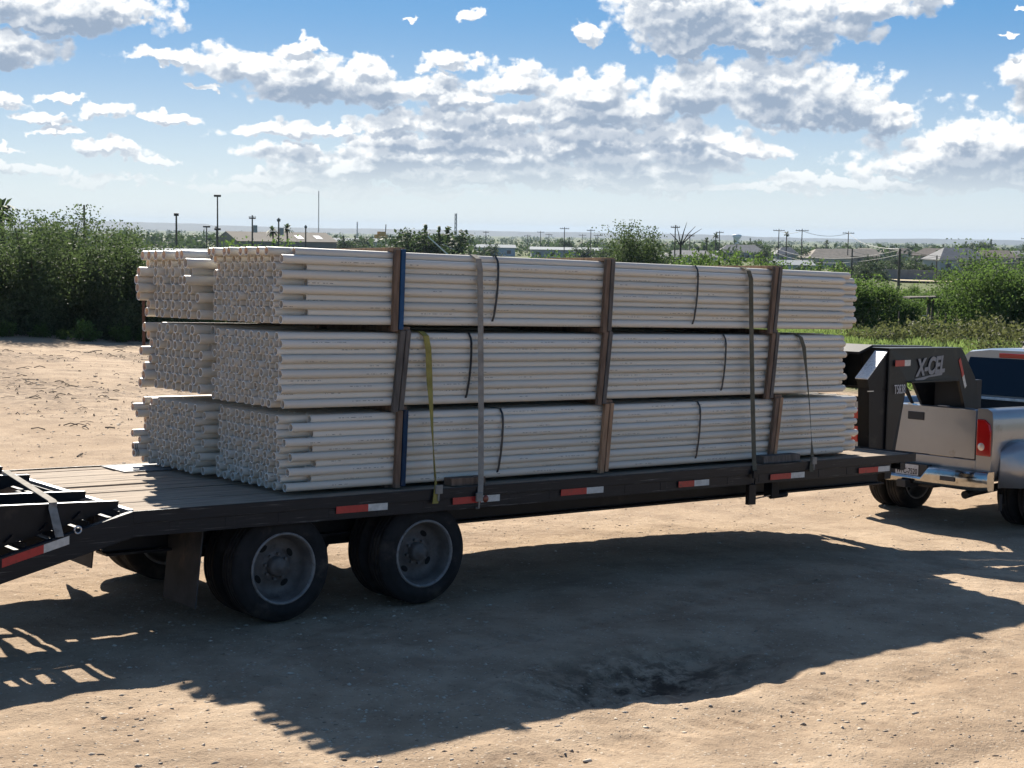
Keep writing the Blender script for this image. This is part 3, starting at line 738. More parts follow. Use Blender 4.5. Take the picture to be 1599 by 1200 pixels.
b = MB(); b.box((6.90, -0.13, -0.078), (6.955, 2.23, 0.003)); b.build('front_rail', BLACKD, tr, 0.004)
b = MB(); b.box((-1.17, -0.13, -0.17), (-1.13, 2.23, 0.010)); b.build('fold_strip', WORN, tr, 0.003)
for y in (0.45, 1.65):
    b = MB()
    b.box((-1.1, y - 0.09, -0.372), (7.15, y + 0.09, -0.355)); b.box((-1.1, y - 0.006, -0.355), (7.15, y + 0.006, -0.175)); b.box((-1.1, y - 0.09, -0.175), (7.15, y + 0.09, -0.158))
    b.build('main_beam', BLACK, tr, 0.002)
b = MB()
for i in range(20):
    x = -1.0 + i * 0.41
    ya, yb = (-0.12, 2.22) if (x > 1.75 or x < -0.55) else (0.45, 1.65)
    b.box((x, ya, -0.155), (x + 0.05, yb, -0.045))
b.build('cross_members', BLACK, tr)
def tape(xa, xm, xb, zc, y=-0.1775):
    b = MB(); b.box((xa, y, zc - 0.025), (xm, y + 0.002, zc + 0.025)); b.build('red_tape', TAPER, tr)
    b = MB(); b.box((xm, y, zc - 0.025), (xb, y + 0.002, zc + 0.025)); b.build('white_tape', TAPEW, tr)
for (a, m_, c, z) in [(0.353, 0.618, 0.782, -0.094), (1.36, 1.622, 1.80, -0.098), (2.41, 2.677, 2.855, -0.100), (3.70, 3.887, 4.064, -0.112), (4.839, 5.111, 5.294, -0.114), (6.064, 6.349, 6.523, -0.122)]:
    tape(a, m_, c, z)
b = MB(); b.lathe([(-0.006, 0.0), (-0.006, 0.02), (0.0, 0.027), (0.004, 0.028)], (1.665, -0.18, -0.098), 1, 18); b.build('marker_lamp', mat('marker_lens', (0.22, 0.045, 0.02), 0.3), tr)

# dovetail and folded ramps
SL = 0.26
def dz_(x): return -SL * (-1.15 - x)
for y0, y1 in ((-0.175, -0.125), (2.225, 2.275)):
    b = MB(); b.hexa([(-3.3, y0, dz_(-3.3) - 0.15), (-1.15, y0, -0.165), (-1.15, y1, -0.165), (-3.3, y1, dz_(-3.3) - 0.15)], [(-3.3, y0, dz_(-3.3) + 0.004), (-1.15, y0, 0.004), (-1.15, y1, 0.004), (-3.3, y1, dz_(-3.3) + 0.004)])
    b.build('dovetail_rail', RAILM, tr, 0.004)
b = MB()
for y in (0.45, 1.65):
    b.hexa([(-3.3, y - .04, dz_(-3.3) - 0.15), (-1.12, y - .04, -0.33), (-1.12, y + .04, -0.33), (-3.3, y + .04, dz_(-3.3) - 0.15)], [(-3.3, y - .04, dz_(-3.3) - 0.03), (-1.12, y - .04, -0.05), (-1.12, y + .04, -0.05), (-3.3, y + .04, dz_(-3.3) - 0.03)])
for i in range(11):
    x = -1.22 - i * 0.2; z = dz_(x)
    b.box((x - 0.06, -0.12, z - 0.03), (x, 2.22, z - 0.022)); b.box((x - 0.008, -0.12, z - 0.03), (x, 2.22, z + 0.02))
b.build('dovetail_grate', BLACK, tr)
def tape_s(xa, xm, xb, y=-0.1775):
    for a, c, nm, m_ in ((xa, xm, 'red_tape', TAPER), (xm, xb, 'white_tape', TAPEW)):
        bb = MB(); bb.hexa([(a, y, dz_(a) - 0.060), (c, y, dz_(c) - 0.060), (c, y + .002, dz_(c) - 0.060), (a, y + .002, dz_(a) - 0.060)], [(a, y, dz_(a) - 0.008), (c, y, dz_(c) - 0.008), (c, y + .002, dz_(c) - 0.008), (a, y + .002, dz_(a) - 0.008)]); bb.build(nm, m_, tr)
tape_s(-1.99, -1.734, -1.573)
for j, (ya, yb) in enumerate(((-0.03, 0.50), (1.52, 2.08))):
    rp = MB()
    def plate(y):
        th = 0.012
        poly = [(-1.19, 0.048), (-1.19, 0.012), (-1.29, -0.012), (-3.25, dz_(-3.25) + 0.03), (-3.25, 0.10)]
        rp.prism(poly, 1, y, y + th)
        rp.prism([(-1.19, 0.048), (-3.25, 0.10), (-3.25, 0.108), (-1.19, 0.056)], 1, y - 0.012, y + 0.045)
    plate(ya); plate(yb)
    for i in range(9):
        x = -1.45 - i * 0.215; z = dz_(x) + 0.05
        rp.box((x - 0.05, ya + 0.014, z), (x, yb - 0.002, z + 0.008)); rp.box((x - 0.008, ya + 0.014, z + 0.008), (x, yb - 0.002, z + 0.05))
        rp.prism([(x - 0.05, z - 0.01), (x + 0.03, z - 0.01), (x + 0.0, z + 0.035)], 1, ya - 0.03, ya - 0.0005)
    o = rp.build('folding_ramp', BLACK, tr, 0.0)
for j, ya in enumerate((-0.03, 0.50, 1.52, 2.08)):
    b = MB(); b.hexa([(-3.25, ya - 0.011, 0.1083), (-1.2, ya - 0.011, 0.0568), (-1.2, ya + 0.02, 0.0568), (-3.25, ya + 0.02, 0.1083)], [(-3.25, ya - 0.011, 0.1105), (-1.2, ya - 0.011, 0.059), (-1.2, ya + 0.02, 0.059), (-3.25, ya + 0.02, 0.1105)])
    b.build('worn_edge', WORN, tr)
b = MB(); b.tube([(-1.52 + 0.022 * math.cos(q), -0.182, -0.085 + 0.022 * math.sin(q)) for q in np.linspace(0, 6.28, 17)], 0.006, 6); b.build('tie_ring', WORN, tr)
# strap over the ramps
t = thing('ramp_strap', 'dusty grey strap pulled across the folded ramps at the trailer tail', 'strap', None, (-1.62, -0.18, 0), True)
b = MB(); b.ribbon([(0.28, 1.78, 0.085), (0.02, 0.22, 0.078), (-0.005, 0.135, 0.075), (-0.012, 0.125, 0.045), (-0.015, 0.05, -0.05), (-0.015, -0.0, -0.12)], (1, 0.1, 0), 0.055, 0.004); b.build('webbing', WEBG, t)
# mud flaps
for y0, y1 in ((-0.06, 0.43), (1.67, 2.16)):
    b = MB(); b.hexa([(-0.66, y0, -0.70), (-0.65, y0, -0.70), (-0.65, y1, -0.70), (-0.66, y1, -0.70)], [(-0.61, y0, -0.156), (-0.60, y0, -0.156), (-0.60, y1, -0.156), (-0.61, y1, -0.156)]); b.build('mud_flap', FLAP, tr)
b = MB(); b.box((-1.62, 0.9, -0.36), (-1.60, 1.5, -0.14)); b.build('rear_plate_bracket', BLACK, tr)

# wheels
def make_wheel():
    w = bpy.data.objects.new('wheel', None); COL.objects.link(w)
    R = 0.378; T = 0.225; rr = 0.243
    b = MB()
    prof = [(0.012, rr - 0.012), (0.004, rr + 0.012), (-0.006, rr + 0.05), (0.0, rr + 0.085), (0.006, R - 0.045), (0.014, R - 0.022), (0.03, R - 0.006), (0.045, R),
            (0.068, R), (0.068, R - 0.010), (0.080, R - 0.010), (0.080, R), (0.107, R), (0.107, R - 0.010), (0.119, R - 0.010), (0.119, R), (0.145, R), (0.145, R - 0.010), (0.157, R - 0.010), (0.157, R),
            (T - 0.045, R), (T - 0.03, R - 0.006), (T - 0.014, R - 0.022), (T, R - 0.06), (T + 0.004, rr + 0.05), (T - 0.012, rr - 0.012)]
    b.lathe(prof, (0, 0, 0), 1, 64); b.build('tyre', RUBBER, w)
    b = MB()
    b.lathe([(0.006, rr + 0.010), (0.000, rr + 0.008), (-0.004, rr), (0.000, rr - 0.008), (0.014, rr - 0.012)], (0, 0, 0), 1, 56, 1)
    b.lathe([(0.014, rr - 0.012), (0.03, rr - 0.022), (0.10, rr - 0.028), (0.135, rr - 0.042), (0.150, rr - 0.075), (0.145, 0.13), (0.130, 0.108), (0.122, 0.100), (0.122, 0.0)], (0, 0, 0), 1, 56, 0)
    b.lathe([(0.150, rr - 0.075), (0.2, rr - 0.03), (T - 0.012, rr - 0.012)], (0, 0, 0), 1, 40, 0)
    for k in range(4):
        a = math.pi / 4 + k * math.pi / 2; c = Vector((math.cos(a) * 0.150, 0.1435, math.sin(a) * 0.150))
        e1 = Vector((math.cos(a), 0, math.sin(a))); e2 = Vector((-math.sin(a), 0, math.cos(a)))
        vs = [tuple(c + e1 * math.cos(q) * 0.020 + e2 * math.sin(q) * 0.033) for q in np.arange(16) * math.pi / 8]
        b.add(vs, [tuple(range(16))], 2)
    b.build('rim', [RIM, RIML, HOLE], w)
    b = MB(); b.lathe([(0.123, 0.07), (0.075, 0.066), (0.06, 0.055), (0.055, 0.03), (0.045, 0.026), (0.043, 0.0)], (0, 0, 0), 1, 28)
    for k in range(8):
        a = k * math.pi / 4; x, z = 0.088 * math.cos(a), 0.088 * math.sin(a); b.tube([(x, 0.124, z), (x, 0.098, z)], 0.011, 6, smooth=False)
    b.build('hub', RIM, w)
    return w
wp = make_wheel()
for name_x in (-0.012, 1.172):
    for (y, flip) in ((-0.10, 0), (0.40, 1), (1.70, 0), (2.20, 1)):
        w = wp if (name_x < 0 and y < 0) else copy_tree(wp)
        w.parent = tr; w.location = (name_x, y, GT + 0.376); w.rotation_euler = (0, 0.3 + name_x + y, math.pi if flip else 0)
    b = MB(); b.tube([(name_x, 0.1, GT + 0.376), (name_x, 2.0, GT + 0.376)], 0.06, 14); b.build('axle', BLACK, tr)
b = MB()
for y in (0.52, 1.58): b.box((-0.5, y - 0.04, -0.46), (1.65, y + 0.04, -0.38)); b.box((0.5, y - .05, -0.56), (0.68, y + .05, -0.37))
b.build('spring_hanger', BLACK, tr)
# landing leg, winch tail and small items under the front
b = MB(); b.box((4.575, -0.172, -0.345), (4.665, -0.128, -0.168)); b.build('landing_leg', BLACK, tr, 0.003)
b = MB(); b.box((5.22, 0.14, -0.36), (5.32, 0.24, -0.16)); b.tube([(5.27, 0.2, -0.36), (5.48, 0.2, -0.345)], [0.022, 0.032], 10); b.build('jack_foot', BLACKD, tr, 0.004)
b = MB(); b.tube([(4.68, -0.14, -0.30), (5.22, 0.16, -0.34)], 0.007, 6); b.build('jack_rod', WORN, tr)

# gooseneck
nk = bpy.data.objects.new('gooseneck', None); COL.objects.link(nk); nk.parent = tr
def beam(y0, y1, nm):
    # side elevation (X,Z) leaning inwards from y0 at the riser to y1 at the coupler
    poly = [(7.22, -0.33), (7.22, 0.985), (8.93, 0.975), (9.30, 0.655), (9.52, 0.20), (9.52, -0.02), (9.22, 0.04), (8.88, 0.640), (7.60, 0.655), (7.30, -0.33)]
    def Y(x): return y0 + (y1 - y0) * max(0, min(1, (x - 7.3) / 2.2))
    b = MB(); n = len(poly); th = 0.035
    vs = [(x, Y(x), z) for x, z in poly] + [(x, Y(x) + th, z) for x, z in poly]
    for off in (0, n):
        q = lambda *i: tuple(off + k for k in i)
        b_f = [q(0, 1, 8, 9), q(1, 2, 7, 8), q(2, 3, 6, 7), q(3, 4, 5, 6)]
        b.add(vs, b_f)
    b.add(vs, [(i, (i + 1) % n, n + (i + 1) % n, n + i) for i in range(n)])
    # flanges: rear face of riser, top
    s = 1 if y0 < 1 else -1
    b.hexa([(7.20, y0 - 0.002, -0.33), (7.218, y0 - 0.002, -0.33), (7.218, y0 + s * 0.32, -0.33), (7.20, y0 + s * 0.32, -0.33)], [(7.20, y0 - 0.002, 0.98), (7.218, y0 - 0.002, 0.98), (7.218, y0 + s * 0.32, 0.98), (7.20, y0 + s * 0.32, 0.98)])
    b.hexa([(7.2, y0, 0.9865), (8.95, Y(8.95), 0.977), (8.95, Y(8.95) + s * 0.2, 0.977), (7.2, y0 + s * 0.32, 0.9865)], [(7.2, y0, 1.0), (8.95, Y(8.95), 0.990), (8.95, Y(8.95) + s * 0.2, 0.990), (7.2, y0 + s * 0.32, 1.0)])
    b.hexa([(7.62, y0 + 0.02, 0.64), (8.87, Y(8.87), 0.625), (8.87, Y(8.87) + s * 0.2, 0.625), (7.62, y0 + s * 0.3, 0.64)], [(7.62, y0 + 0.02, 0.654), (8.87, Y(8.87), 0.639), (8.87, Y(8.87) + s * 0.2, 0.639), (7.62, y0 + s * 0.3, 0.654)])
    b.build(nm, BLACK, nk)
beam(0.40, 0.86, 'neck_beam'); beam(1.70, 1.24, 'neck_beam')
b = MB(); b.box((9.15, 0.86, -0.0), (9.50, 1.24, 0.62)); b.tube([(9.42, 1.05, 0.05), (9.42, 1.05, -0.28)], 0.075, 16); b.build('coupler', BLACK, nk, 0.006)
b = MB(); b.box((7.19, 0.735, 0.60), (7.215, 1.37, 0.985)); b.box((7.14, 0.42, 0.575), (7.25, 1.68, 0.60)); b.box((7.195, 0.735, 0.18), (7.215, 1.37, 0.26)); b.box((7.15, 0.44, 0.44), (7.195, 1.66, 0.49)); b.build('cross_tie', BLACK, nk)
b = MB(); b.hexa([(7.0, 0.62, 0.93), (7.22, 0.62, 1.003), (7.22, 2.2, 1.003), (7.0, 2.2, 0.93)], [(7.0, 0.62, 0.955), (7.22, 0.62, 1.028), (7.22, 2.2, 1.028), (7.0, 2.2, 0.955)]); b.build('head_shelf', BLACKD, nk)
b = MB(); b.hexa([(7.02, 0.90, 0.60), (7.19, 0.90, 0.60), (7.19, 2.0, 0.60), (7.02, 2.0, 0.60)], [(7.02, 0.90, 0.92), (7.19, 0.90, 0.94), (7.19, 2.0, 0.94), (7.02, 2.0, 0.92)]); b.build('tool_tray', BLACK, nk)
# bright tread step on the riser
b = MB(); b.prism([(6.965, -0.05), (7.195, -0.05), (7.195, 0.955), (6.90, 0.685), (6.93, 0.60)], 1, 0.42, 0.56); b.build('riser_gusset', BLACK, nk)
b = MB(); b.prism([(6.895, 0.687), (7.197, 0.962), (7.191, 0.970), (6.889, 0.695)], 1, 0.415, 0.57)
b.build('tread_step', mat('bright_tread_plate', (0.80, 0.79, 0.76), 0.45, 0.2, 0.25, 60, 0.004, 60), nk)
b = MB(); b.box((6.90, 0.415, 0.565), (7.0, 0.418, 0.573)); b.box((7.16, 0.80, 0.575), (7.20, 0.98, 0.583)); b.build('step_edge', WORN, nk)
def nY(x): return 0.40 + 0.46 * (x - 7.3) / 2.2 if x > 7.3 else 0.40
ysl = math.atan(0.46 / 2.2)
def face(x, z, rot=0.0):
    return Matrix.Translation((x, nY(x) - 0.0025, z)) @ Matrix.Rotation(ysl if x > 7.3 else 0, 4, 'Z') @ Matrix.Rotation(math.pi / 2, 4, 'X') @ Matrix.Rotation(rot, 4, 'Z')
def plaque(nm, m_, M, w, h):
    bb = MB(); bb.box((0, -h / 2, 0), (w, h / 2, 0.003)); o = bb.build(nm, m_, nk); o.matrix_local = M
plaque('red_tape', TAPER, face(7.305, 0.845), 0.215, 0.062); plaque('white_tape', TAPEW, face(7.515, 0.845), 0.14, 0.062)
plaque('red_tape', TAPER, face(8.86, 0.865, -1.02), 0.22, 0.055); plaque('white_tape', TAPEW, face(8.972, 0.678, -1.02), 0.15, 0.055)
text('lettering', 'X-CEL', 0.24, nk, face(8.14, 0.795, 0.045), LETTER, 0.0015, 0.25, 'CENTER', 0.010, 1.05)
bb = MB(); bb.prism([(7.76, 0.655 + 0.02), (8.44, 0.73), (8.42, 0.70), (8.1, 0.685), (7.98, 0.66), (7.8, 0.66)], 1, 0, 0.003); o = bb.build('lettering_underline', LETTER, nk)
o.matrix_local = Matrix.Translation((0, 0, 0))
for v in o.data.vertices: v.co.y = nY(v.co.x) - 0.004 + (0.003 if v.co.y > 0.001 else 0)
text('fleet_number', 'T5838', 0.132, nk, face(7.335, 0.575) @ Matrix.Translation((0.10, 0, 0)), LETTERW, 0.0015, 0, 'CENTER', 0.0, 0.74)
b = MB(); b.tube([(8.85, 1.52, 0.66), (9.08, 1.58, 0.5), (9.25, 1.5, 0.12)], 0.016, 8); b.tube([(8.9, 1.60, 0.66), (9.12, 1.66, 0.52), (9.3, 1.55, 0.15)], 0.012, 8); b.build('brake_hose', PLAST, nk)

# ------------------------------------------------------------------ pickup truck
GTR = -1.03
tk = thing('pickup_truck', 'silver dual rear wheel pickup truck hitched to the gooseneck', 'pickup', None, (9.0, 1.36, GTR), True)
def loft(sections, m_, nm, close=True, bevel=0.0, smooth=True):
    # sections: list of (x, [(y,z)...]) same count
    b = MB(); n = len(sections[0][1]); vs = []
    for x, ring in sections: vs += [(x, y, z) for y, z in ring]
    fs = []
    for i in range(len(sections) - 1):
        for k in range(n if close else n - 1):
            fs.append((i*n+k, i*n+(k+1)%n, (i+1)*n+(k+1)%n, (i+1)*n+k))
    b.add(vs, fs, 0, smooth)
    if close: b.add(vs[:n], [tuple(range(n))]); b.add(vs[-n:], [tuple(range(n))[::-1]])
    return b.build(nm, m_, tk, bevel)
# bed sides
for s in (-1, 1):
    def ring(bul): return [(s * 0.80, 1.36), (s * 0.93, 1.362), (s * 0.985, 1.33), (s * 1.0, 1.24), (s * (1.005), 1.05), (s * 1.0, 0.85), (s * 0.985, 0.70), (s * 0.95, 0.58), (s * 0.80, 0.58)]
    loft([(0.0, ring(0)), (0.06, ring(0)), (1.2, ring(0)), (1.95, ring(0))], SILVER, 'bed_side', True, 0.0)
    # dual wheel flare
    def fl(k): return [(s * 0.99, 1.02 - 0.12 * (1 - k)), (s * (1.0 + 0.13 * k), 1.00 - 0.12 * (1 - k)), (s * (1.0 + 0.185 * k), 0.92 - 0.12 * (1 - k)), (s * (1.0 + 0.20 * k), 0.70), (s * (1.0 + 0.20 * k), 0.50), (s * 0.985, 0.49)]
    loft([(0.16, fl(0.02)), (0.22, fl(0.45)), (0.32, fl(0.85)), (0.48, fl(1)), (1.25, fl(1)), (1.42, fl(0.85)), (1.52, fl(0.45)), (1.6, fl(0.02))], SILVER, 'fender_flare', True)
    lp = MB()
    pl = [(0.805, 0.845), (0.805, 1.245), (0.90, 1.245), (0.965, 1.195), (0.985, 1.12), (0.985, 0.845)]
    n = len(pl)
    vs = [(-0.018, s * y, z) for y, z in pl] + [(0.03, s * (y + 0.003), z) for y, z in pl]
    lp.add(vs, [tuple(range(n)), tuple(range(n, 2*n))[::-1]] + [(i, (i+1)%n, n+(i+1)%n, n+i) for i in range(n)])
    lamp = lp.build('tail_lamp', LAMP, tk, 0.012)
    l2 = MB(); l2.lathe([(-0.022, 0.0), (-0.024, 0.03), (-0.017, 0.045)], (0, s * 0.872, 0.945), 0, 20); l2.build('reverse_lens', LAMPW, lamp)
# floor, front wall
b = MB(); b.box((0.05, -0.80, 0.80), (1.92, 0.80, 0.84)); b.box((1.89, -0.80, 0.84), (1.94, 0.80, 1.33)); b.build('bed_floor', BEDM, tk)
b = MB(); b.box((1.87, -0.82, 1.335), (1.945, 0.82, 1.372)); b.build('bulkhead_rail', WORN, tk, 0.004)
# tailgate
loft([(-0.006, [(-0.785, 0.80), (0.785, 0.80), (0.785, 1.335), (0.70, 1.338), (-0.70, 1.338), (-0.785, 1.335)]), (0.06, [(-0.785, 0.80), (0.785, 0.80), (0.785, 1.345), (0.70, 1.35), (-0.70, 1.35), (-0.785, 1.345)])], SILVER, 'tailgate', True, 0.012)
tg = [c for c in tk.children if c.name.startswith('tailgate')][0]
b = MB(); b.box((-0.016, -0.11, 1.175), (-0.003, 0.11, 1.265)); b.build('handle', PLAST, tg, 0.012)
b = MB(); b.box((0.0, -0.40, 1.352), (0.05, -0.28, 1.358)); b.build('top_cap', LETTERW, tg)
b = MB(); b.box((0.0, -0.80, 0.60), (0.05, 0.80, 0.788)); b.build('lower_valance', SILVER, tk, 0.006)
# bumper
bp = MB()
sec = []
for y in np.linspace(-1.0, 1.0, 21):
    a = abs(y); x = -0.17 + 0.10 * max(0, (a - 0.75) / 0.25) ** 2
    mid = 1 if a < 0.30 else 0
    top = 0.665 - (0.12 if a < 0.27 else 0); bot = 0.465
    sec.append((y, [(x + 0.13, top + 0.012), (x + 0.02, top + 0.01), (x, top - 0.02), (x + 0.004, bot + 0.05), (x + 0.03, bot), (x + 0.13, bot)]))
vs = []; n = 6
for y, ring in sec: vs += [(px, y, pz) for px, pz in ring]
bp.add(vs, [(i*n+k, i*n+(k+1)%n, (i+1)*n+(k+1)%n, (i+1)*n+k) for i in range(20) for k in range(n)], 0, True)
bp.add(vs[:n], [tuple(range(n))]); bp.add(vs[-n:], [tuple(range(n))[::-1]])
bm_ = bp.build('bumper', CHROME, tk, 0.0)
b = MB(); b.box((-0.135, -0.27, 0.53), (-0.05, 0.27, 0.685)); b.build('plate_recess', PLAST, bm_)
b = MB(); b.box((-0.142, -0.155, 0.525), (-0.138, 0.155, 0.675)); pl_ = b.build('number_plate', PLATE, bm_, 0.003)
MY = Matrix.Translation((-0.144, 0, 0.595)) @ Matrix.Rotation(-math.pi / 2, 4, 'Z') @ Matrix.Rotation(math.pi / 2, 4, 'X')
text('plate_number', 'WFC-7520', 0.088, bm_, MY, mat('plate_ink', (0.02, 0.022, 0.03), 0.6), 0.001, 0, 'CENTER', 0.001, 0.72)
b = MB(); b.box((-0.178, -0.66, 0.545), (-0.1735, -0.47, 0.595)); b.build('bumper_sticker', mat('faded_sticker', (0.05, 0.05, 0.055), 0.6), bm_)
b = MB(); b.box((-0.24, -0.06, 0.42), (0.1, 0.06, 0.50)); b.build('hitch_receiver', PLAST, tk, 0.004)
b = MB(); b.tube([(1.0, -0.62, 0.45), (0.15, -0.70, 0.42), (-0.06, -0.72, 0.40)], 0.045, 14); b.build('exhaust_pipe', BLACKD, tk)
b = MB(); b.box((-0.0, -0.25, 0.42), (2.4, 0.25, 0.56)); b.tube([(0.35, -0.9, 0.40), (0.35, -0.9, 0.22)], 0.02, 6); b.build('underbody', PLAST, tk)
# cab
cab = [(-1.0, 0.55), (1.0, 0.55), (1.01, 0.9), (0.99, 1.25), (0.94, 1.38), (0.80, 1.85), (0.70, 1.93), (0.4, 1.965), (-0.4, 1.965), (-0.70, 1.93), (-0.80, 1.85), (-0.94, 1.38), (-0.99, 1.25), (-1.01, 0.9)]
def cabring(k, zt): return [(y, (z if z < 1.3 else 1.3 + (z - 1.3) * zt)) for y, z in cab]
loft([(1.98, cabring(0, 0.97)), (2.05, cabring(0, 1.0)), (3.05, cabring(0, 1.01)), (3.75, cabring(0, 0.98)), (4.55, cabring(0, 0.12)), (5.65, cabring(0, 0.0)), (5.80, [(y * 0.95, min(z, 1.2)) for y, z in cab])], SILVER, 'cab', True, 0.0)
b = MB(); b.add([(1.885, -0.78, 1.39), (1.885, 0.78, 1.39), (1.972, 0.68, 1.85), (1.972, -0.68, 1.85), (1.990, -0.72, 1.40), (1.990, 0.72, 1.40), (1.990, 0.62, 1.83), (1.990, -0.62, 1.83)], [(0,1,2,3),(7,6,5,4),(0,4,5,1),(1,5,6,2),(2,6,7,3),(3,7,4,0)]); b.build('rear_window', GLASS, tk, 0.004)
for s in (-1, 1):
    b = MB(); b.add([(2.20, s*0.925, 1.42), (3.70, s*0.925, 1.42), (3.45, s*0.806, 1.84), (2.25, s*0.806, 1.84), (2.20, s*0.90, 1.42), (3.70, s*0.90, 1.42), (3.45, s*0.78, 1.84), (2.25, s*0.78, 1.84)], [(0,1,2,3),(7,6,5,4),(0,4,5,1),(1,5,6,2),(2,6,7,3),(3,7,4,0)]); b.build('side_window', GLASS, tk)
    b = MB(); b.box((3.45, s*1.05, 1.32), (3.57, s*1.24, 1.58)); b.build('wing_mirror', PLAST, tk, 0.02)
b = MB(); b.box((1.955, -0.26, 1.855), (2.01, 0.26, 1.91)); b.build('brake_light', LAMP, tk, 0.008)
b = MB(); b.tube([(2.5, 0.25, 1.95), (2.5, 0.25, 2.02), (2.46, 0.25, 2.05)], [0.05, 0.03, 0.015], 10); b.build('roof_antenna', PLAST, tk)
b = MB(); b.box((0.5, 0.35, 0.845), (1.1, 0.72, 1.30)); b.build('bed_toolbox', BEDM, tk, 0.01)
for x, ys in ((0.98, ((-1.15, 0), (-0.66, 1), (0.66, 0), (1.15, 1))), (4.7, ((-0.92, 0), (0.92, 1)))):
    for y, fl_ in ys:
        w = copy_tree(wp, tk); w.location = (x, y, 0.376); w.rotation_euler = (0, 0.7, math.pi if fl_ else 0)

# ------------------------------------------------------------------ vegetation
def leaf_quads(C, size, rg, flat=0.0, asp=0.55):
    n = len(C)
    u = rg.normal(size=(n, 3)); u[:, 2] *= 1 - flat; u /= np.linalg.norm(u, axis=1)[:, None]
    w = rg.normal(size=(n, 3)); w -= (w * u).sum(1)[:, None] * u; w /= np.linalg.norm(w, axis=1)[:, None]
    sz = size * rg.uniform(0.6, 1.4, n)[:, None]
    V = np.stack([C - u * sz, C + w * sz * asp, C + u * sz, C - w * sz * asp], 1).reshape(-1, 3)
    F = np.arange(n * 4).reshape(-1, 4)
    return V, F
def shrub(name, label, cat, group, loc, rx, ry, h, nl, leaf, lm, seed, clumps=46, twigs=10, low=0.02, dens=0.2):
    rg = np.random.default_rng(seed)
    t = thing(name, label, cat, group, loc)
    cl = []
    while len(cl) < clumps:
        p = rg.uniform(-1, 1, 3); p[2] = abs(p[2]); r_ = np.linalg.norm(p)
        if r_ < 1 and (r_ > 0.45 or rg.random() < 0.25):
            k = 0.75 + 0.45 * rg.random()
            cl.append((p[0] * rx * k, p[1] * ry * k, low * h + p[2] * h * (1 - low) * k * 0.93, rg.uniform(0.6, 1.3)))
    cl = np.array(cl)
    idx = rg.integers(0, clumps, nl)
    sg = dens * max(rx, ry) * cl[idx, 3]
    C = cl[idx, :3] + np.clip(rg.normal(size=(nl, 3)), -1.9, 1.9) * np.stack([sg, sg, sg * 0.8], 1)
    tw_ = []
    mb = MB()
    for k in range(twigs):                                # airy shoots above the outline
        c = cl[rg.integers(0, clumps)]
        a = Vector(c[:3]); d = Vector((rg.normal(0, 0.6), rg.normal(0, 0.6), 1)).normalized(); L = rg.uniform(0.15, 0.36) * h
        if a.z < 0.45 * h: continue
        pts = [tuple(a), tuple(a + d * L * 0.5 + Vector((0.03, 0, 0))), tuple(a + d * L)]
        mb.tube(pts, [0.012, 0.008, 0.003], 4, caps=False)
        m_ = 46
        q = rg.random(m_)[:, None]; tw_.append(np.array(a)[None] + np.array(d)[None] * L * q + rg.normal(0, 0.09, (m_, 3)))
    if tw_: C = np.concatenate([C] + tw_)
    C[:, 2] = np.maximum(C[:, 2], 0.03 * h * rg.random(len(C)))
    V, F = leaf_quads(C, leaf, rg)
    np_mesh('crown', V, F, lm, t)
    for k in range(16):
        c = cl[rg.integers(0, clumps)]; b0 = Vector((rg.normal(0, 0.12), rg.normal(0, 0.12), -0.15))
        e = Vector(c[:3]); mid = b0.lerp(e, 0.5) + Vector((0, 0, 0.12 * h))
        mb.tube([tuple(b0), tuple(mid), tuple(e)], [0.06 * h / 4, 0.035 * h / 4, 0.012], 6, caps=False)
    mb.build('trunk', BARK, t)
    return t
def place(o, px, D, sc, rz, dz=0.0, label=None, group=None):
    c = copy_tree(o); c.location = at(px, D, dz); c.scale = (sc[0], sc[0], sc[1]) if isinstance(sc, tuple) else (sc,) * 3; c.rotation_euler = (0, 0, rz)
    if label: c['label'] = label
    if group: c['group'] = group
    return c
LT = 'dense dark green tree in the thicket beyond the dirt lot, left of the load'
GL = 'thicket trees left of the load'
A1 = shrub('thicket_tree', LT, 'tree', GL, at(48, 52), 2.0, 1.9, 3.75, 24000, 0.052, LEAF_L, 101, 64, 7)
A2 = shrub('thicket_tree', LT, 'tree', GL, at(140, 53), 2.0, 2.0, 3.5, 24000, 0.052, LEAF_L, 102, 64, 8)
for i, (px, D, s, rz, w) in enumerate([(-95, 53, 1.0, 1.0, 0), (-30, 51.5, 0.95, 2.0, 1), (95, 55, 1.08, 3.0, 0), (188, 52, 0.92, 4.2, 1), (222, 54, 0.86, 5.0, 0), (258, 53, 0.80, 0.6, 1), (300, 55, 0.72, 2.2, 0), (345, 56, 0.70, 3.4, 1), (10, 57, 1.05, 4.0, 1), (170, 57.5, 0.95, 1.4, 0), (400, 60, 0.74, 3.9, 0), (460, 62, 0.62, 0.9, 1), (-160, 56, 1.0, 2.7, 1)]):
    place((A1, A2)[w], px, D, s, rz)
LW = 'small leafy weed clump at the foot of the thicket, left of the load'
W1 = shrub('weed_clump', LW, 'weed', 'weeds at the foot of the thicket', at(130, 49.3), 0.45, 0.4, 0.75, 900, 0.05, LEAF_R, 131, 14, 4)
for px, D, s, rz in ((8, 49.5, 0.8, 1), (60, 49.8, 0.7, 3), (95, 49.4, 0.5, 2), (185, 49.9, 0.8, 5), (225, 50, 0.7, 0.5), (-40, 49.6, 0.8, 3.6)): place(W1, px, D, s, rz)
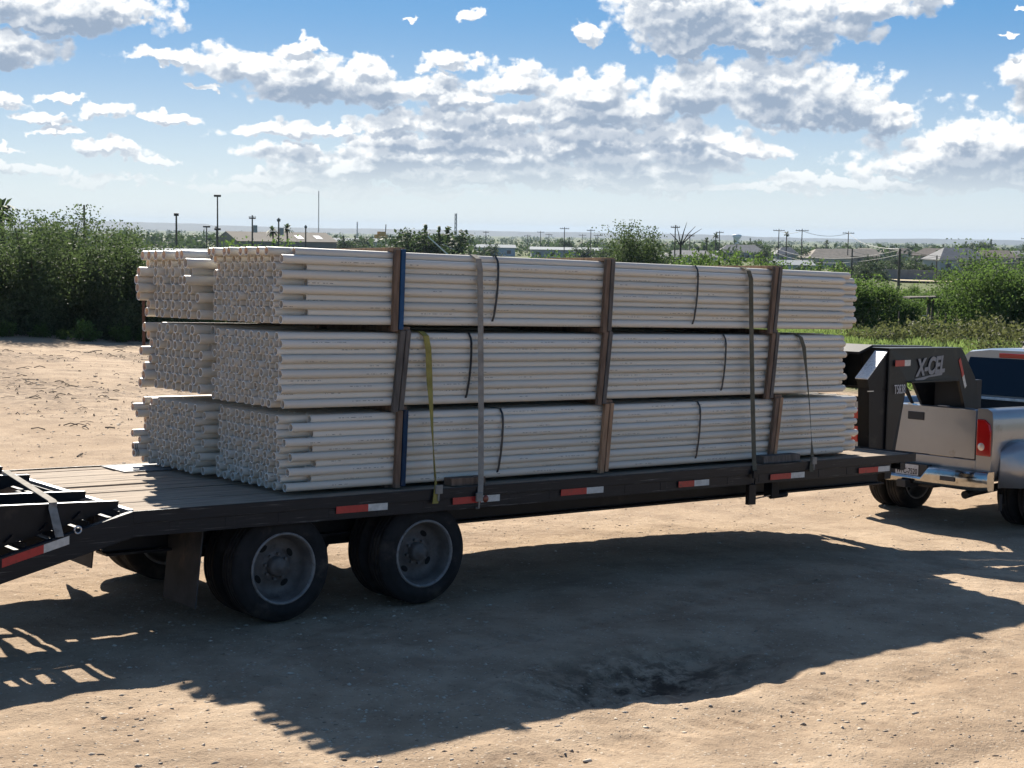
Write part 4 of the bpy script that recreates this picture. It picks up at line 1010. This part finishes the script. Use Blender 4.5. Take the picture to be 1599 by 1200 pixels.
# right hand mesquite
LR = 'light green mesquite bush behind the grassy strip, right of the load'
GR = 'mesquite bushes right of the load'
B1 = shrub('mesquite_bush', LR, 'bush', GR, at(1345, 66), 1.75, 1.6, 2.45, 14000, 0.058, LEAF_R, 201, 50, 12)
B2 = shrub('mesquite_bush', 'tall spreading light green mesquite at the frame edge above the truck roof', 'bush', GR, at(1548, 63), 2.5, 2.2, 3.35, 22000, 0.056, LEAF_R, 202, 70, 0)
LB = LR
for px, D, s, rz, w in [(1300, 68, 0.88, 1, 0), (1385, 69, 0.72, 2, 0), (1418, 66, 0.64, 4, 0), (1470, 67.5, 0.66, 5.2, 0), (1330, 72, 0.86, 3, 0), (1368, 74, 0.78, 0.4, 0), (1445, 74, 0.66, 1.7, 0), (1410, 73, 0.66, 3.1, 0), (1240, 72, 0.95, 2.9, 0), (1496, 66, 0.85, 2.2, 0), (1610, 64, 1.15, 5.8, 0), (1590, 68, 1.12, 0.9, 0), (1490, 70, 0.85, 3.7, 0), (1525, 68, 1.0, 1.1, 0), (1660, 63, 1.2, 2.4, 0), (1180, 76, 0.95, 0.8, 0)]:
    place(B1, px, D, s, rz, 0, LR)
# tops seen over the load
LM = 'leafy bush whose top shows over the load, in front of the town'
M1 = shrub('roadside_bush', LM, 'bush', 'bushes behind the load', at(1130, 84), 2.0, 1.8, 3.4, 7000, 0.09, LEAF_R, 301, 44, 14)
for px, D, s, rz in [(1085, 88, 1.02, 1), (1060, 86, 0.92, 3.3), (1110, 90, 1.0, 5.1), (1150, 88, 1.0, 0.2), (1175, 86, 1.0, 2.4), (1215, 90, 0.9, 4), (1050, 92, 0.86, 5), (1265, 88, 0.92, 0.7), (1300, 92, 0.86, 3.2), (860, 96, 0.96, 2), (835, 100, 0.9, 1.2), (890, 104, 0.9, 0.1), (930, 95, 0.8, 2.2), (780, 100, 0.75, 4.4), (720, 105, 0.72, 3.3), (1420, 110, 0.36, 1.9), (1500, 105, 0.5, 0.2), (1560, 108, 0.6, 5), (1350, 115, 0.42, 2.6), (1230, 120, 0.6, 1.0), (1610, 110, 0.7, 2.0)]:
    place(M1, px, D, s, rz)
M2 = shrub('roadside_tree', 'large rounded green tree rising over the middle of the load', 'tree', None, at(985, 82), 2.35, 2.2, 4.1, 36000, 0.060, LEAF_L, 305, 90, 12)
M3 = shrub('roadside_bush', 'spiky green bush in front of the warehouse roof', 'bush', 'bushes behind the load', at(425, 78), 1.9, 1.5, 2.95, 8000, 0.075, LEAF_R, 306, 40, 40)
place(M3, 352, 80, (1.0, 0.96), 2.0, 0, 'green bush before the gable end of the warehouse')
# grass strip and scrub
def build_grass():
    n = 60000
    s = np.sqrt(rng.uniform(38.0 ** 2, 76 ** 2, n)); px = rng.uniform(1120, 1720, n)
    a = AZ0 + np.arctan((px - 799.5) / FPX); x = CW[0] + s * np.sin(a); y = CW[1] + s * np.cos(a)
    d = fbm(x / 2.5, y / 2.5, 3, 91) + rng.normal(0, 0.25, n)
    k = (d > -0.35) & (s > 38 + 2.0 * fbm(x / 2, y / 2, 2, 4)); x, y = x[k], y[k]; n = len(x)
    z = terrain(x, y)
    h = rng.uniform(0.10, 0.34, n) * (1 + 0.6 * fbm(x / 4, y / 4, 2, 61))
    th = rng.uniform(0, 6.28, n); wd = rng.uniform(0.02, 0.045, n); lx = rng.normal(0, 0.09, n); ly = rng.normal(0, 0.09, n)
    b0 = np.stack([x - np.cos(th) * wd, y - np.sin(th) * wd, z - 0.02], 1); b1 = np.stack([x + np.cos(th) * wd, y + np.sin(th) * wd, z - 0.02], 1)
    t1 = np.stack([x + lx + np.cos(th) * wd * .6, y + ly + np.sin(th) * wd * .6, z + h * .8], 1); t0 = np.stack([x + lx * 1.3 - np.cos(th) * wd * .5, y + ly * 1.3, z + h], 1)
    V = np.stack([b0, b1, t1, t0], 1).reshape(-1, 3); F = np.arange(n * 4).reshape(-1, 4)
    o = np_mesh('grass', V, F, GRASSM); tag(o, 'bright green grass and weeds growing in a strip beyond the truck', 'grass', kind='stuff')
build_grass()
S1 = shrub('low_scrub', 'low brownish green scrub mound in the grass strip right of the load', 'scrub', 'scrub mounds in the grass strip', at(1420, 57), 1.1, 0.9, 0.62, 2200, 0.055, SCRUBM, 401, 24, 0)
for px, D, s, rz in [(1385, 56, 1.0, 1), (1462, 58, 1.2, 2), (1510, 57, 1.15, 3), (1545, 58, 1.3, 4), (1590, 56, 1.2, 5), (1480, 55, 0.8, 0.3), (1345, 58, 0.8, 2.2), (1560, 52, 0.9, 1.8)]: place(S1, px, D, s, rz)

# ------------------------------------------------------------------ town in the distance
def dist_tree(name, label, seed, h, rx, nl, leaf, group, loc):
    return shrub(name, label, 'tree', group, loc, rx, rx, h, nl, leaf, LEAF_F, seed, 26, 2, 0.12, 0.24)
T1 = dist_tree('distant_tree', 'dark rounded tree among the town roofs beyond the lot', 501, 6.0, 3.0, 2600, 0.26, 'trees among the town roofs', at(665, 210))
tl = [(640, 215, 1.0), (690, 220, 1.05), (620, 230, .9), (600, 240, .8), (1030, 240, .8), (1090, 330, .7), (1352, 330, .62), (1368, 300, .55), (1425, 330, .62), (1442, 320, .6), (1322, 300, .5), (1300, 300, .45), (1525, 330, .62), (1508, 320, .62), (1560, 320, .62), (1380, 300, .55), (1410, 310, .62),
      (1592, 360, .7), (1198, 330, .5), (1258, 400, .75), (1185, 420, .8), (1275, 620, 1.1), (1345, 700, 1.2), (1420, 700, 1.3), (1530, 760, 1.5), (1500, 720, 1.2), (1172, 620, 1.2), (1120, 560, 1.0), (910, 420, .9), (940, 380, .9), (760, 400, .8), (560, 500, .9), (1600, 700, 1.3), (1460, 760, 1.2), (1392, 440, .6), (1372, 250, .4), (1475, 255, .42), (540, 420, .9), (880, 560, 1.0), (1240, 250, .4), (1585, 250, .5), (1545, 245, .45), (1500, 250, .42), (1345, 255, .42), (1310, 250, .40)]
for i, (px, D, s) in enumerate(tl): place(T1, px, D, (s * (1.25 + 0.3 * math.sin(i * 2.1)), s * (0.9 + 0.15 * math.cos(i))), i * 1.3)
def build_treeline():
    V, F, nv = [], [], 0
    n = 1500
    D = np.exp(rng.uniform(np.log(480), np.log(4200), n)); px = rng.uniform(-250, 1850, n)
    C = []; S = []
    for d, p in zip(D, px):
        x, y, z = at(p, d); h = rng.uniform(3, 7) * (1 if d < 1500 else 1.2); w = h * rng.uniform(0.6, 1.5)
        m_ = 46
        q = rng.normal(size=(m_, 3)); q /= np.linalg.norm(q, axis=1)[:, None]; q *= rng.random(m_)[:, None] ** 0.4; q[:, 2] = np.abs(q[:, 2])
        C.append(np.array([x, y, z]) + q * np.array([w, w, h])); S.append(np.full(m_, h * 0.17))
    C = np.concatenate(C); S = np.concatenate(S)
    V, F = leaf_quads(C, 1.0, rng)
    V = ((V.reshape(-1, 4, 3) - C[:, None]) * S[:, None, None] + C[:, None]).reshape(-1, 3)
    o = np_mesh('treeline', V, F, LEAF_F); tag(o, 'far off tree cover of the town reaching to the horizon', 'treeline', kind='stuff')
build_treeline()
# hills on the horizon
def build_hills():
    an = np.linspace(-0.5, 0.5, 240); prof = []
    V = []
    for a in an:
        px = 799.5 + FPX * math.tan(a)
        h = 14 + 12 * fbm(np.array([a * 18]), np.array([0.3]), 4, 5)[0] + (6 if px < 330 else 0) - 5 * sstep(600, 1000, px)
        for k, (dd, hh) in enumerate(((5600, -14), (6200, max(2, h)), (7600, -20))):
            V.append((CW[0] + dd * math.sin(AZ0 + a), CW[1] + dd * math.cos(AZ0 + a), hh if k != 1 else hh))
    F = []
    for i in range(len(an) - 1):
        for k in range(2): F.append((i*3+k, (i+1)*3+k, (i+1)*3+k+1, i*3+k+1))
    o = np_mesh('hills', np.array(V), np.array(F), mat('hill_scrub', (0.028, 0.036, 0.036), 0.95, 0, 0.3, 0.01), smooth=True); tag(o, kind='structure')
build_hills()

# houses
WALLC = [mat('cream_render', (0.46, 0.42, 0.35), 0.9), mat('grey_render', (0.34, 0.34, 0.34), 0.9), mat('tan_brick', (0.36, 0.26, 0.19), 0.9), mat('pale_blue_siding', (0.38, 0.43, 0.48), 0.9)]
ROOFC = [mat('brown_shingle', (0.115, 0.09, 0.075), 0.9, 0, .2, 1), mat('grey_shingle', (0.17, 0.17, 0.175), 0.9, 0, .2, 1), mat('tan_shingle', (0.24, 0.205, 0.165), 0.9, 0, .2, 1), mat('pale_metal_roof', (0.33, 0.35, 0.36), 0.9, 0, spec=0.1)]
WIN = mat('house_window', (0.03, 0.035, 0.045), 0.2)
def house(px, D, W, Dp, H, rh, wc, rc, rz, label, name='house', hip=True, grp='houses in the town'):
    t = thing(name, label, 'house' if name == 'house' else 'building', grp, at(px, D)); t.rotation_euler = (0, 0, -(AZ0 + math.atan((px - 800) / FPX)) + rz)
    b = MB(); b.box((-W/2, -Dp/2, -1.0), (W/2, Dp/2, H)); b.build('wall', WALLC[wc], t)
    e = 0.45; k = Dp * 0.42 if hip else 0.0
    b = MB(); vs = [(-W/2-e, -Dp/2-e, H), (W/2+e, -Dp/2-e, H), (W/2+e, Dp/2+e, H), (-W/2-e, Dp/2+e, H), (-W/2-e+k, 0, H+rh), (W/2+e-k, 0, H+rh)]
    b.add(vs, [(0,1,5,4), (1,2,5), (2,3,4,5), (3,0,4), (0,3,2,1)]); b.build('roof', ROOFC[rc], t)
    nw = max(2, int(W / 4))
    for i in range(nw):
        x = -W/2 + (i + 0.5) * W / nw
        if i == nw // 2:
            b = MB(); b.box((x - 0.5, -Dp/2 - 0.03, 0), (x + 0.5, -Dp/2 + 0.02, 2.1)); b.build('door', ROOFC[0], t)
        else:
            b = MB(); b.box((x - 0.7, -Dp/2 - 0.03, 0.9), (x + 0.7, -Dp/2 + 0.02, 2.1)); b.build('window', WIN, t)
    return t
house(1283, 400, 11.5, 9, 2.7, 2.4, 0, 2, 0.35, 'cream house with tan hipped roof just past the front end of the load')
house(1222, 470, 7, 6, 2.8, 2.2, 1, 1, 0.2, 'small pale house with grey roof between two utility poles')
house(1152, 520, 16, 9, 2.8, 2.6, 1, 1, 0.1, 'wide grey roofed house in front of the water tower')
house(1232, 300, 7.5, 5, 2.3, 0.9, 3, 3, 0.15, 'low pale blue shed with pale metal roof over the load front', hip=False)
house(1487, 390, 13.5, 9, 3.0, 3.0, 1, 1, 0.5, 'large grey house with steep pale grey roof above the masonry wall')
house(1452, 520, 13, 9, 3.0, 2.4, 2, 0, -0.2, 'tan brick house with brown roof behind the steep grey one')
house(1546, 500, 15, 9, 3.0, 2.2, 2, 0, 0.1, 'long brown roofed brick house at the right edge of the town')
house(1395, 620, 15, 9, 2.8, 2.2, 0, 0, 0.3, 'brown roofed cream house high on the right')
house(1345, 600, 11, 8, 2.8, 2.0, 0, 2, -0.3, 'cream house with tan roof under the tall crossarm pole')
house(1072, 380, 14, 8, 2.6, 1.6, 1, 1, 0.1, 'grey low roofed house right of the big round tree')
house(1590, 640, 14, 9, 2.8, 2.0, 3, 1, 0.2, 'blue grey house at the frame edge on the skyline')
house(1330, 470, 12, 8, 2.7, 2.2, 2, 2, 0.3, 'tan gabled house in the middle of the right hand rise', hip=False)
house(880, 470, 22, 9, 3.0, 0.8, 1, 3, 0.05, 'long low white roofed building in the middle of the town', hip=False)
house(770, 520, 13, 8, 3.0, 1.0, 3, 3, 0.1, 'pale flat roofed building left of the town centre', hip=False)
house(545, 600, 20, 9, 4.0, 1.2, 0, 3, 0.1, 'pale shed past the right end of the warehouse', hip=False)
house(268, 150, 6.5, 5, 2.3, 0.4, 1, 3, 0.1, 'low flat roofed shed showing over the thicket', hip=False)
# warehouse
t = thing('warehouse', 'long beige metal warehouse with two skylights in its shallow roof', 'warehouse', None, at(430, 330)); t.rotation_euler = (0, 0, -(AZ0 + math.atan((430 - 800) / FPX)) + 0.42)
b = MB(); b.box((-11.5, -6, -2), (11.5, 6, 5.0)); b.build('wall', mat('beige_metal_wall', (0.20, 0.175, 0.155), 0.7, 0, 0.1, 0.4), t)
b = MB(); b.add([(-11.8, -6.3, 5.0), (11.8, -6.3, 5.0), (11.8, 6.3, 5.0), (-11.8, 6.3, 5.0), (-11.8, 0, 7.0), (11.8, 0, 7.0)], [(0,1,5,4), (1,2,5), (2,3,4,5), (3,0,4), (0,3,2,1)]); rf_ = b.build('roof', mat('beige_metal_roof', (0.25, 0.225, 0.19), 0.95, 0.0, 0.1, 0.3, spec=0.1), t)
for x in (3.0, 7.5):
    b = MB(); b.add([(x, -4.4, 5.65), (x + 1.5, -4.4, 5.65), (x + 1.5, -2.3, 6.32), (x, -2.3, 6.32)], [(0, 1, 2, 3)]); b.build('skylight', mat('skylight_panel', (0.75, 0.76, 0.77), 0.4), rf_)
b = MB(); b.box((-10, -6.04, 0), (-7, -5.98, 2.9)); b.build('roller_door', WALLC[1], t)
# masonry wall with dry verge below
p0, p1 = at(1376, 268), at(1478, 262)
b = MB(); dvec = Vector(p1) - Vector(p0); nn = Vector((-dvec.y, dvec.x, 0)).normalized() * 0.12
b.hexa([Vector(p0) - nn - Vector((0,0,.5)), Vector(p1) - nn - Vector((0,0,.5)), Vector(p1) + nn - Vector((0,0,.5)), Vector(p0) + nn - Vector((0,0,.5))], [Vector(p0) - nn + Vector((0,0,2)), Vector(p1) - nn + Vector((0,0,2)), Vector(p1) + nn + Vector((0,0,2)), Vector(p0) + nn + Vector((0,0,2))])
o = b.build('masonry_wall', mat('grey_block_wall', (0.19, 0.185, 0.19), 0.9, 0, 0.2, 0.8)); tag(o, 'grey block wall below the houses on the right', 'wall')
b = MB(); q = [at(1385, 266, .35), at(1480, 260, .35), at(1485, 236, .35), at(1400, 240, .35)]; b.add(q, [(0,1,2,3)]); o = b.build('dry_ground', mat('dry_verge', (0.36, 0.29, 0.17), 0.95, 0, .2, 0.5)); tag(o, kind='structure')

# poles
def pole(px, D, top, label, arm=1.3, cat='utility pole', xf=False, r=0.15, tilt=0.0):
    base = at(px, D); H = zat(px, top, D) - base[2]
    t = thing('utility_pole', label, cat, 'utility poles in the town', base); t.rotation_euler = (0, tilt, -(AZ0 + math.atan((px - 800) / FPX)) + 0.15)
    b = MB(); b.tube([(0, 0, -0.5), (0, 0, H)], [r, r * 0.7], 8); b.build('post', POLE, t)
    if arm:
        b = MB(); b.box((-arm, -0.08, H - 0.55), (arm, 0.08, H - 0.38)); a = b.build('crossarm', POLE, t)
        b = MB()
        for k in (-0.9, -0.45, 0.45, 0.9): b.tube([(k * arm, 0, H - 0.39), (k * arm, 0, H - 0.15)], 0.06, 6)
        b.build('insulators', GALV, a)
    if xf:
        b = MB(); b.tube([(0.45, 0, H - 2.6), (0.45, 0, H - 1.5)], 0.32, 10); b.build('transformer', GALV, t)
    return t
PL = [(877, 420, 355, 'crossarm pole directly over the load middle', 1.3), (918, 440, 358, 'crossarm pole between the load middle and the round tree', 1.2), (1049, 300, 352, 'thick crossarm pole beside the bare branches right of the round tree', 0.9),
      (1072, 400, 366, 'short crossarm pole next to the bare branches', 1.2), (1118, 420, 361, 'crossarm pole beside the palm, left of the water tower', 1.1), (1210, 400, 358, 'tall crossarm pole right of the water tower', 1.5), (1246, 380, 358, 'tall crossarm pole right of the lone palm', 1.6),
      (1318, 400, 362, 'crossarm pole on the skyline over the front end of the load', 1.5), (1399, 150, 388, 'dark plain pole standing close, over the masonry wall', 0), (1325, 220, 388, 'plain pole by the tan roof just past the load front', 0), (1457, 240, 398, 'plain pole before the steep grey roof', 0),
      (392, 230, 337, 'pole with a transformer over the warehouse roof', 0.5), (433, 230, 341, 'pole beside the palms over the warehouse', 0.25), (475, 260, 352, 'short pole tip over the right end of the warehouse', 0.2), (131, 170, 322, 'bare pole rising out of the thicket', 0), (690, 600, 366, 'far crossarm pole right of the lattice mast', 1.3), (755, 520, 361, 'far pole left of the town centre', 1.0), (840, 560, 361, 'far crossarm pole on the skyline left of the load middle', 1.4), (853, 600, 365, 'far crossarm pole close behind the load middle one', 1.4), (905, 620, 366, 'far crossarm pole left of the round tree', 1.5), (820, 640, 367, 'far crossarm pole above the long low building', 1.5), (929, 500, 366, 'far crossarm pole at the left edge of the round tree', 1.4), (1596, 420, 371, 'crossarm pole cut by the right frame edge', 1.6)]
POLES = {}
for px, D, top, lab, arm in PL: POLES[px] = (pole(px, D, top, lab, arm, xf=(px in (392, 433))), D, top)
def light_pole(px, D, top, lab, heads):
    base = at(px, D); H = zat(px, top, D) - base[2]
    t = thing('light_mast', lab, 'light mast', 'light masts left of the load', base); t.rotation_euler = (0, 0, -(AZ0 + math.atan((px - 800) / FPX)))
    b = MB(); b.tube([(0, 0, -0.5), (0, 0, H)], [0.16, 0.1], 8); b.build('post', POLE, t)
    for z, w in heads:
        b = MB(); b.box((-w, -0.2, H - z - 0.35), (w, 0.2, H - z)); b.build('lamp_head', PLAST, t, 0.03)
light_pole(338, 240, 306, 'tall mast with a lamp head and a lower equipment box over the warehouse gable', [(0, 0.55), (5.2, 0.5)])
light_pole(274, 190, 334, 'slim lamp mast standing behind the thicket', [(0, 0.3)])
light_pole(336, 420, 354, 'small far lamp post beside the tall mast', [(0, 0.4)])
light_pole(321, 300, 353, 'short angled lamp post left of the warehouse gable', [(0, 0.7)])
# wires between the poles on the right
def wire(a, b_, sag, lab, r=0.035):
    pts = []
    for k in range(13):
        u = k / 12; p = Vector(a).lerp(Vector(b_), u); p.z -= sag * 4 * u * (1 - u); pts.append(tuple(p))
    m_ = MB(); m_.tube(pts, r, 5); o = m_.build('overhead_wire', WIRE); tag(o, lab, 'wire', 'overhead wires')
def pt(px, D, py): a = at(px, D); return (a[0], a[1], zat(px, py, D))
LWI = 'thin overhead wire crossing in front of the houses on the right'
for (a, c, s) in [((1205, 230, 387), (1399, 150, 390), 1.2), ((1205, 235, 394), (1399, 150, 397), 1.2), ((1399, 150, 390), (1700, 140, 384), 1.0), ((1399, 150, 398), (1700, 140, 390), 1.0), ((1325, 220, 392), (1457, 240, 400), 0.8), ((1318, 400, 364), (1399, 150, 389), 1.0), ((1457, 240, 402), (1660, 250, 384), 1.0), ((1399, 150, 420), (1640, 150, 414), 0.6), ((1246, 380, 361), (1318, 400, 365), 1.0), ((1210, 400, 361), (1246, 380, 361), 0.6)]:
    wire(pt(*a), pt(*c), s, LWI, 0.022 if a[1] < 260 else 0.05)
# water tower
t = thing('water_tower', 'pale blue bowl shaped water tower on the skyline', 'water tower', None, at(1145, 1500)); zt_ = zat(1145, 367, 1500) - t.location.z; zb_ = zat(1145, 375, 1500) - t.location.z
b = MB(); b.lathe([(zt_ + .6, 0), (zt_, 4.4), (zt_ - 1.0, 4.7), (zb_ + 1, 3.0), (zb_, 1.6)], (0, 0, 0), 2, 24); b.build('tank', mat('tank_blue', (0.45, 0.55, 0.65), 0.5), t)
b = MB(); b.tube([(0, 0, -3), (0, 0, zb_ + .3)], [2.2, 1.5], 14); b.build('stem', mat('tank_stem', (0.4, 0.45, 0.5), 0.6), t)
# masts
def mast(px, D, top, w, lab):
    base = at(px, D); H = zat(px, top, D) - base[2]
    t = thing('radio_mast', lab, 'mast', None, base); b = MB()
    for k in range(3):
        a = k * 2.094; b.tube([(w * math.cos(a), w * math.sin(a), -1), (w * .6 * math.cos(a), w * .6 * math.sin(a), H)], 0.14 * w / 0.6, 5)
    n = int(H / (w * 2.5))
    for i in range(n):
        z = i * H / n; z2 = (i + 1) * H / n
        for k in range(3):
            a = k * 2.094; c = (k + 1) * 2.094; b.tube([(w * .9 * math.cos(a), w * .9 * math.sin(a), z), (w * .9 * math.cos(c), w * .9 * math.sin(c), z2)], 0.07 * w / 0.6, 4)
    b.build('lattice', GALV, t)
mast(708, 700, 334, 0.7, 'pale lattice mast over the left half of the load')
mast(495, 900, 300, 0.35, 'very thin tall radio mast behind the warehouse')
mast(555, 800, 347, 0.4, 'short thin mast right of the warehouse')
# rig
t = thing('yellow_rig', 'yellow orange industrial rig on the skyline right of the warehouse', 'rig', None, at(592, 620)); b = MB(); YR = mat('faded_yellow_paint', (0.42, 0.24, 0.05), 0.7)
z0 = zat(592, 380, 620) - t.location.z; z1 = zat(592, 362, 620) - t.location.z
b.box((-2.6, -1, z0 + 2), (2.6, 1, z1 - 1.2)); b.box((-1.2, -1, z1 - 1.2), (1.8, 1, z1)); b.build('platform', YR, t)
b = MB()
for x in (-2.4, 2.4): b.tube([(x, 0, -1), (x, 0, z0 + 2.2)], 0.25, 6)
b.tube([(2.2, 0, z1 - 1), (2.4, 0, z1 + 3)], 0.2, 6); b.build('legs', POLE, t)
# slanted white boom
t = thing('white_boom', 'slanted white boom arm poking up over the top of the load', 'boom', None, at(690, 130)); zb_ = zat(703, 404, 130) - t.location.z; ze = zat(664, 369, 130) - t.location.z
dx = 130 * 39 / FPX; b = MB(); ca = math.cos(AZ0); sa = math.sin(AZ0)
def side(u): return (u * ca, -u * sa)
p_a, p_b = side(0.75), side(0.75 - dx); p_r = side(2.9); b.tube([(p_b[0], p_b[1], ze), (p_a[0], p_a[1], zb_), (p_r[0], p_r[1], -0.3)], [0.05, 0.07, 0.09], 6); b.build('arm', mat('white_paint_metal', (0.62, 0.64, 0.66), 0.5), t)
b = MB(); q1 = side(0.2); q2 = side(0.9); zm = (zb_ * .35 + ze * .65); b.tube([(q1[0] - .3 * ca, q1[1] + .3 * sa, zm), (q2[0], q2[1], zm - .45)], 0.04, 6); b.build('strut', GALV, t)
# palms
def palm(px, D, top, lab):
    base = at(px, D); H = zat(px, top, D) - base[2]
    t = thing('palm_tree', lab, 'palm', 'palms in the town', base); b = MB(); b.tube([(0, 0, -.5), (.1, 0, H * .5), (0, 0, H - 1)], [.25, .2, .18], 8); b.build('trunk', BARK, t)
    rg = np.random.default_rng(px); C = []
    V = []; F = []
    for k in range(46):
        a = rg.uniform(0, 6.28); e = rg.uniform(-0.6, 1.3); L = rg.uniform(0.9, 1.5); d = np.array([math.cos(a) * math.cos(e), math.sin(a) * math.cos(e), math.sin(e)])
        s_ = np.array([-math.sin(a), math.cos(a), 0]) * 0.16; o_ = np.array([0, 0, H - 1]); n_ = len(V)
        V += [o_, o_ + d * L * .6 + s_, o_ + d * L + np.array([0, 0, -.35]), o_ + d * L * .6 - s_]; F.append((n_, n_ + 1, n_ + 2, n_ + 3))
    np_mesh('crown', np.array(V), np.array(F), LEAF_F, t)
for px, D, top, lab in [(424, 240, 352, 'short palm over the warehouse ridge, left of its pole'), (446, 240, 348, 'taller bushy palm over the warehouse ridge, right of its pole'), (1112, 420, 363, 'palm beside a crossarm pole left of the water tower'), (1222, 450, 361, 'slim lone palm between two crossarm poles'), (1098, 430, 370, 'squat dark palm left of the water tower'), (2, 95, 308, 'palm top at the left frame edge above the thicket'), (1285, 520, 374, 'squat palm above the tan roofed house')]: palm(px, D, top, lab)
# bare branches
t = thing('bare_tree', 'leafless forked branches sticking up right of the round tree', 'tree', None, at(1058, 95)); b = MB(); zt1 = zat(1058, 350, 95) - t.location.z
b.tube([(0, 0, -.3), (0, 0, zt1 * .75)], [.1, .06], 6, caps=False)
for ux, fz in ((-0.3, 0.98), (0.35, 1.02), (0.9, 0.97), (1.3, 0.94), (-0.7, .88), (0.2, .93)):
    q = side(ux); b.tube([(0, 0, zt1 * .72), (q[0] * .5, q[1] * .5, zt1 * (.72 + (fz - .72) * .6)), (q[0], q[1], zt1 * fz)], [.045, .03, .012], 5, caps=False)
b.build('branches', BARK, t)
# small parked cars far off
def tiny_car(px, D, c, lab):
    t = thing('parked_car', lab, 'car', 'cars parked in the town', at(px, D)); t.rotation_euler = (0, 0, -(AZ0) + 0.3)
    b = MB(); b.prism([(-2.2, .35), (2.2, .35), (2.2, .8), (1.3, .95), (0.7, 1.45), (-1.2, 1.45), (-1.9, .95), (-2.2, .85)], 1, -0.85, 0.85); b.build('body', mat('car_paint_' + c[0], c[1], 0.3, 0.2), t, 0.05)
    b = MB()
    for x in (-1.35, 1.35):
        for y in (-.88, .72): b.lathe([(0, 0), (0, .33), (.16, .33), (.16, 0)], (x, y, .33), 1, 14)
    b.build('wheels', RUBBER, t)
tiny_car(827, 330, ('white', (0.7, 0.7, 0.7)), 'white car parked far off over the load middle')
tiny_car(842, 335, ('silver', (0.5, 0.5, 0.52)), 'silver car parked beside a white one far off')
tiny_car(737, 380, ('pale', (0.6, 0.55, 0.5)), 'pale car parked far off right of the dark trees')
# board on a post in the bushes; rusty post by the load
t = thing('roofed_stand', 'dark flat roofed wooden stand among the mesquite right of the load', 'stand', None, at(1440, 62.5))
zt2 = zat(1440, 462, 62.5) - t.location.z
b = MB(); cc = [side(-0.72), side(0.62)]
for z in (0,):
    A, B_ = Vector((cc[0][0], cc[0][1], zt2 - .02)), Vector((cc[1][0], cc[1][1], zt2 + .03)); dn = Vector((sa, ca, 0)) * 0.5
    b.hexa([A - dn, B_ - dn, B_ + dn, A + dn], [A - dn + Vector((0, 0, .06)), B_ - dn + Vector((0, 0, .06)), B_ + dn + Vector((0, 0, .06)), A + dn + Vector((0, 0, .06))])
b.build('roof', TIMBERG, t)
b = MB(); q = side(0.2); q2 = side(0.36); b.tube([(q[0], q[1], -.2), (q[0], q[1], zt2)], 0.07, 6); b.tube([(q2[0], q2[1], -.2), (q2[0], q2[1], zt2)], 0.06, 6); b.build('posts', TIMBERG, t)
b = MB(); q = side(-.1); q2 = side(.3); b.tube([(q[0], q[1], zt2 - .72), (q2[0], q2[1], zt2 - .72)], 0.03, 6); b.build('shelf', WORN, t)
t = thing('rusty_post', 'rusty pipe post with a crossbar in front of the thicket beside the load', 'post', None, at(222, 47)); zt3 = zat(222, 450, 47) - t.location.z
b = MB(); b.tube([(0, 0, -.2), (0, 0, zt3)], 0.05, 8); b.build('upright', mat('rusted_steel', (0.11, 0.05, 0.03), 0.9, 0, .3, 8), t)
b = MB(); q = side(0.9); b.tube([(0, 0, zt3 - .75), (q[0], q[1], zt3 - .75)], 0.045, 8); b.build('crossbar', MATS['rusted_steel'], t)
LPO = 'thin dark fence post among the mesquite right of the load'
for px in (1402, 1475): 
    b = MB(); a = at(px, 61); b.tube([(a[0], a[1], a[2] - .2), (a[0], a[1], a[2] + 1.1)], 0.03, 6); o = b.build('fence_post', POLE); tag(o, LPO, 'fence post', 'fence posts among the mesquite')

# ------------------------------------------------------------------ trailer frame -> world
for o in TRL: o.matrix_basis = TM @ o.matrix_basis

# ------------------------------------------------------------------ air
if HAZE:
    b = MB(); c = (CW[0], CW[1]); b.box((c[0] - 9500, c[1] - 9500, -45), (c[0] + 9500, c[1] + 9500, 62))
    hm = bpy.data.materials.new('air'); hm.use_nodes = True; t_ = hm.node_tree
    t_.nodes.remove(t_.nodes['Principled BSDF']); pv = t_.nodes.new('ShaderNodeVolumePrincipled')
    pv.inputs['Color'].default_value = (0.62, 0.76, 0.93, 1); pv.inputs['Density'].default_value = 0.00009; pv.inputs['Anisotropy'].default_value = 0.0
    t_.links.new(pv.outputs[0], t_.nodes['Material Output'].inputs['Volume'])
    o = b.build('haze', hm); tag(o, kind='stuff')
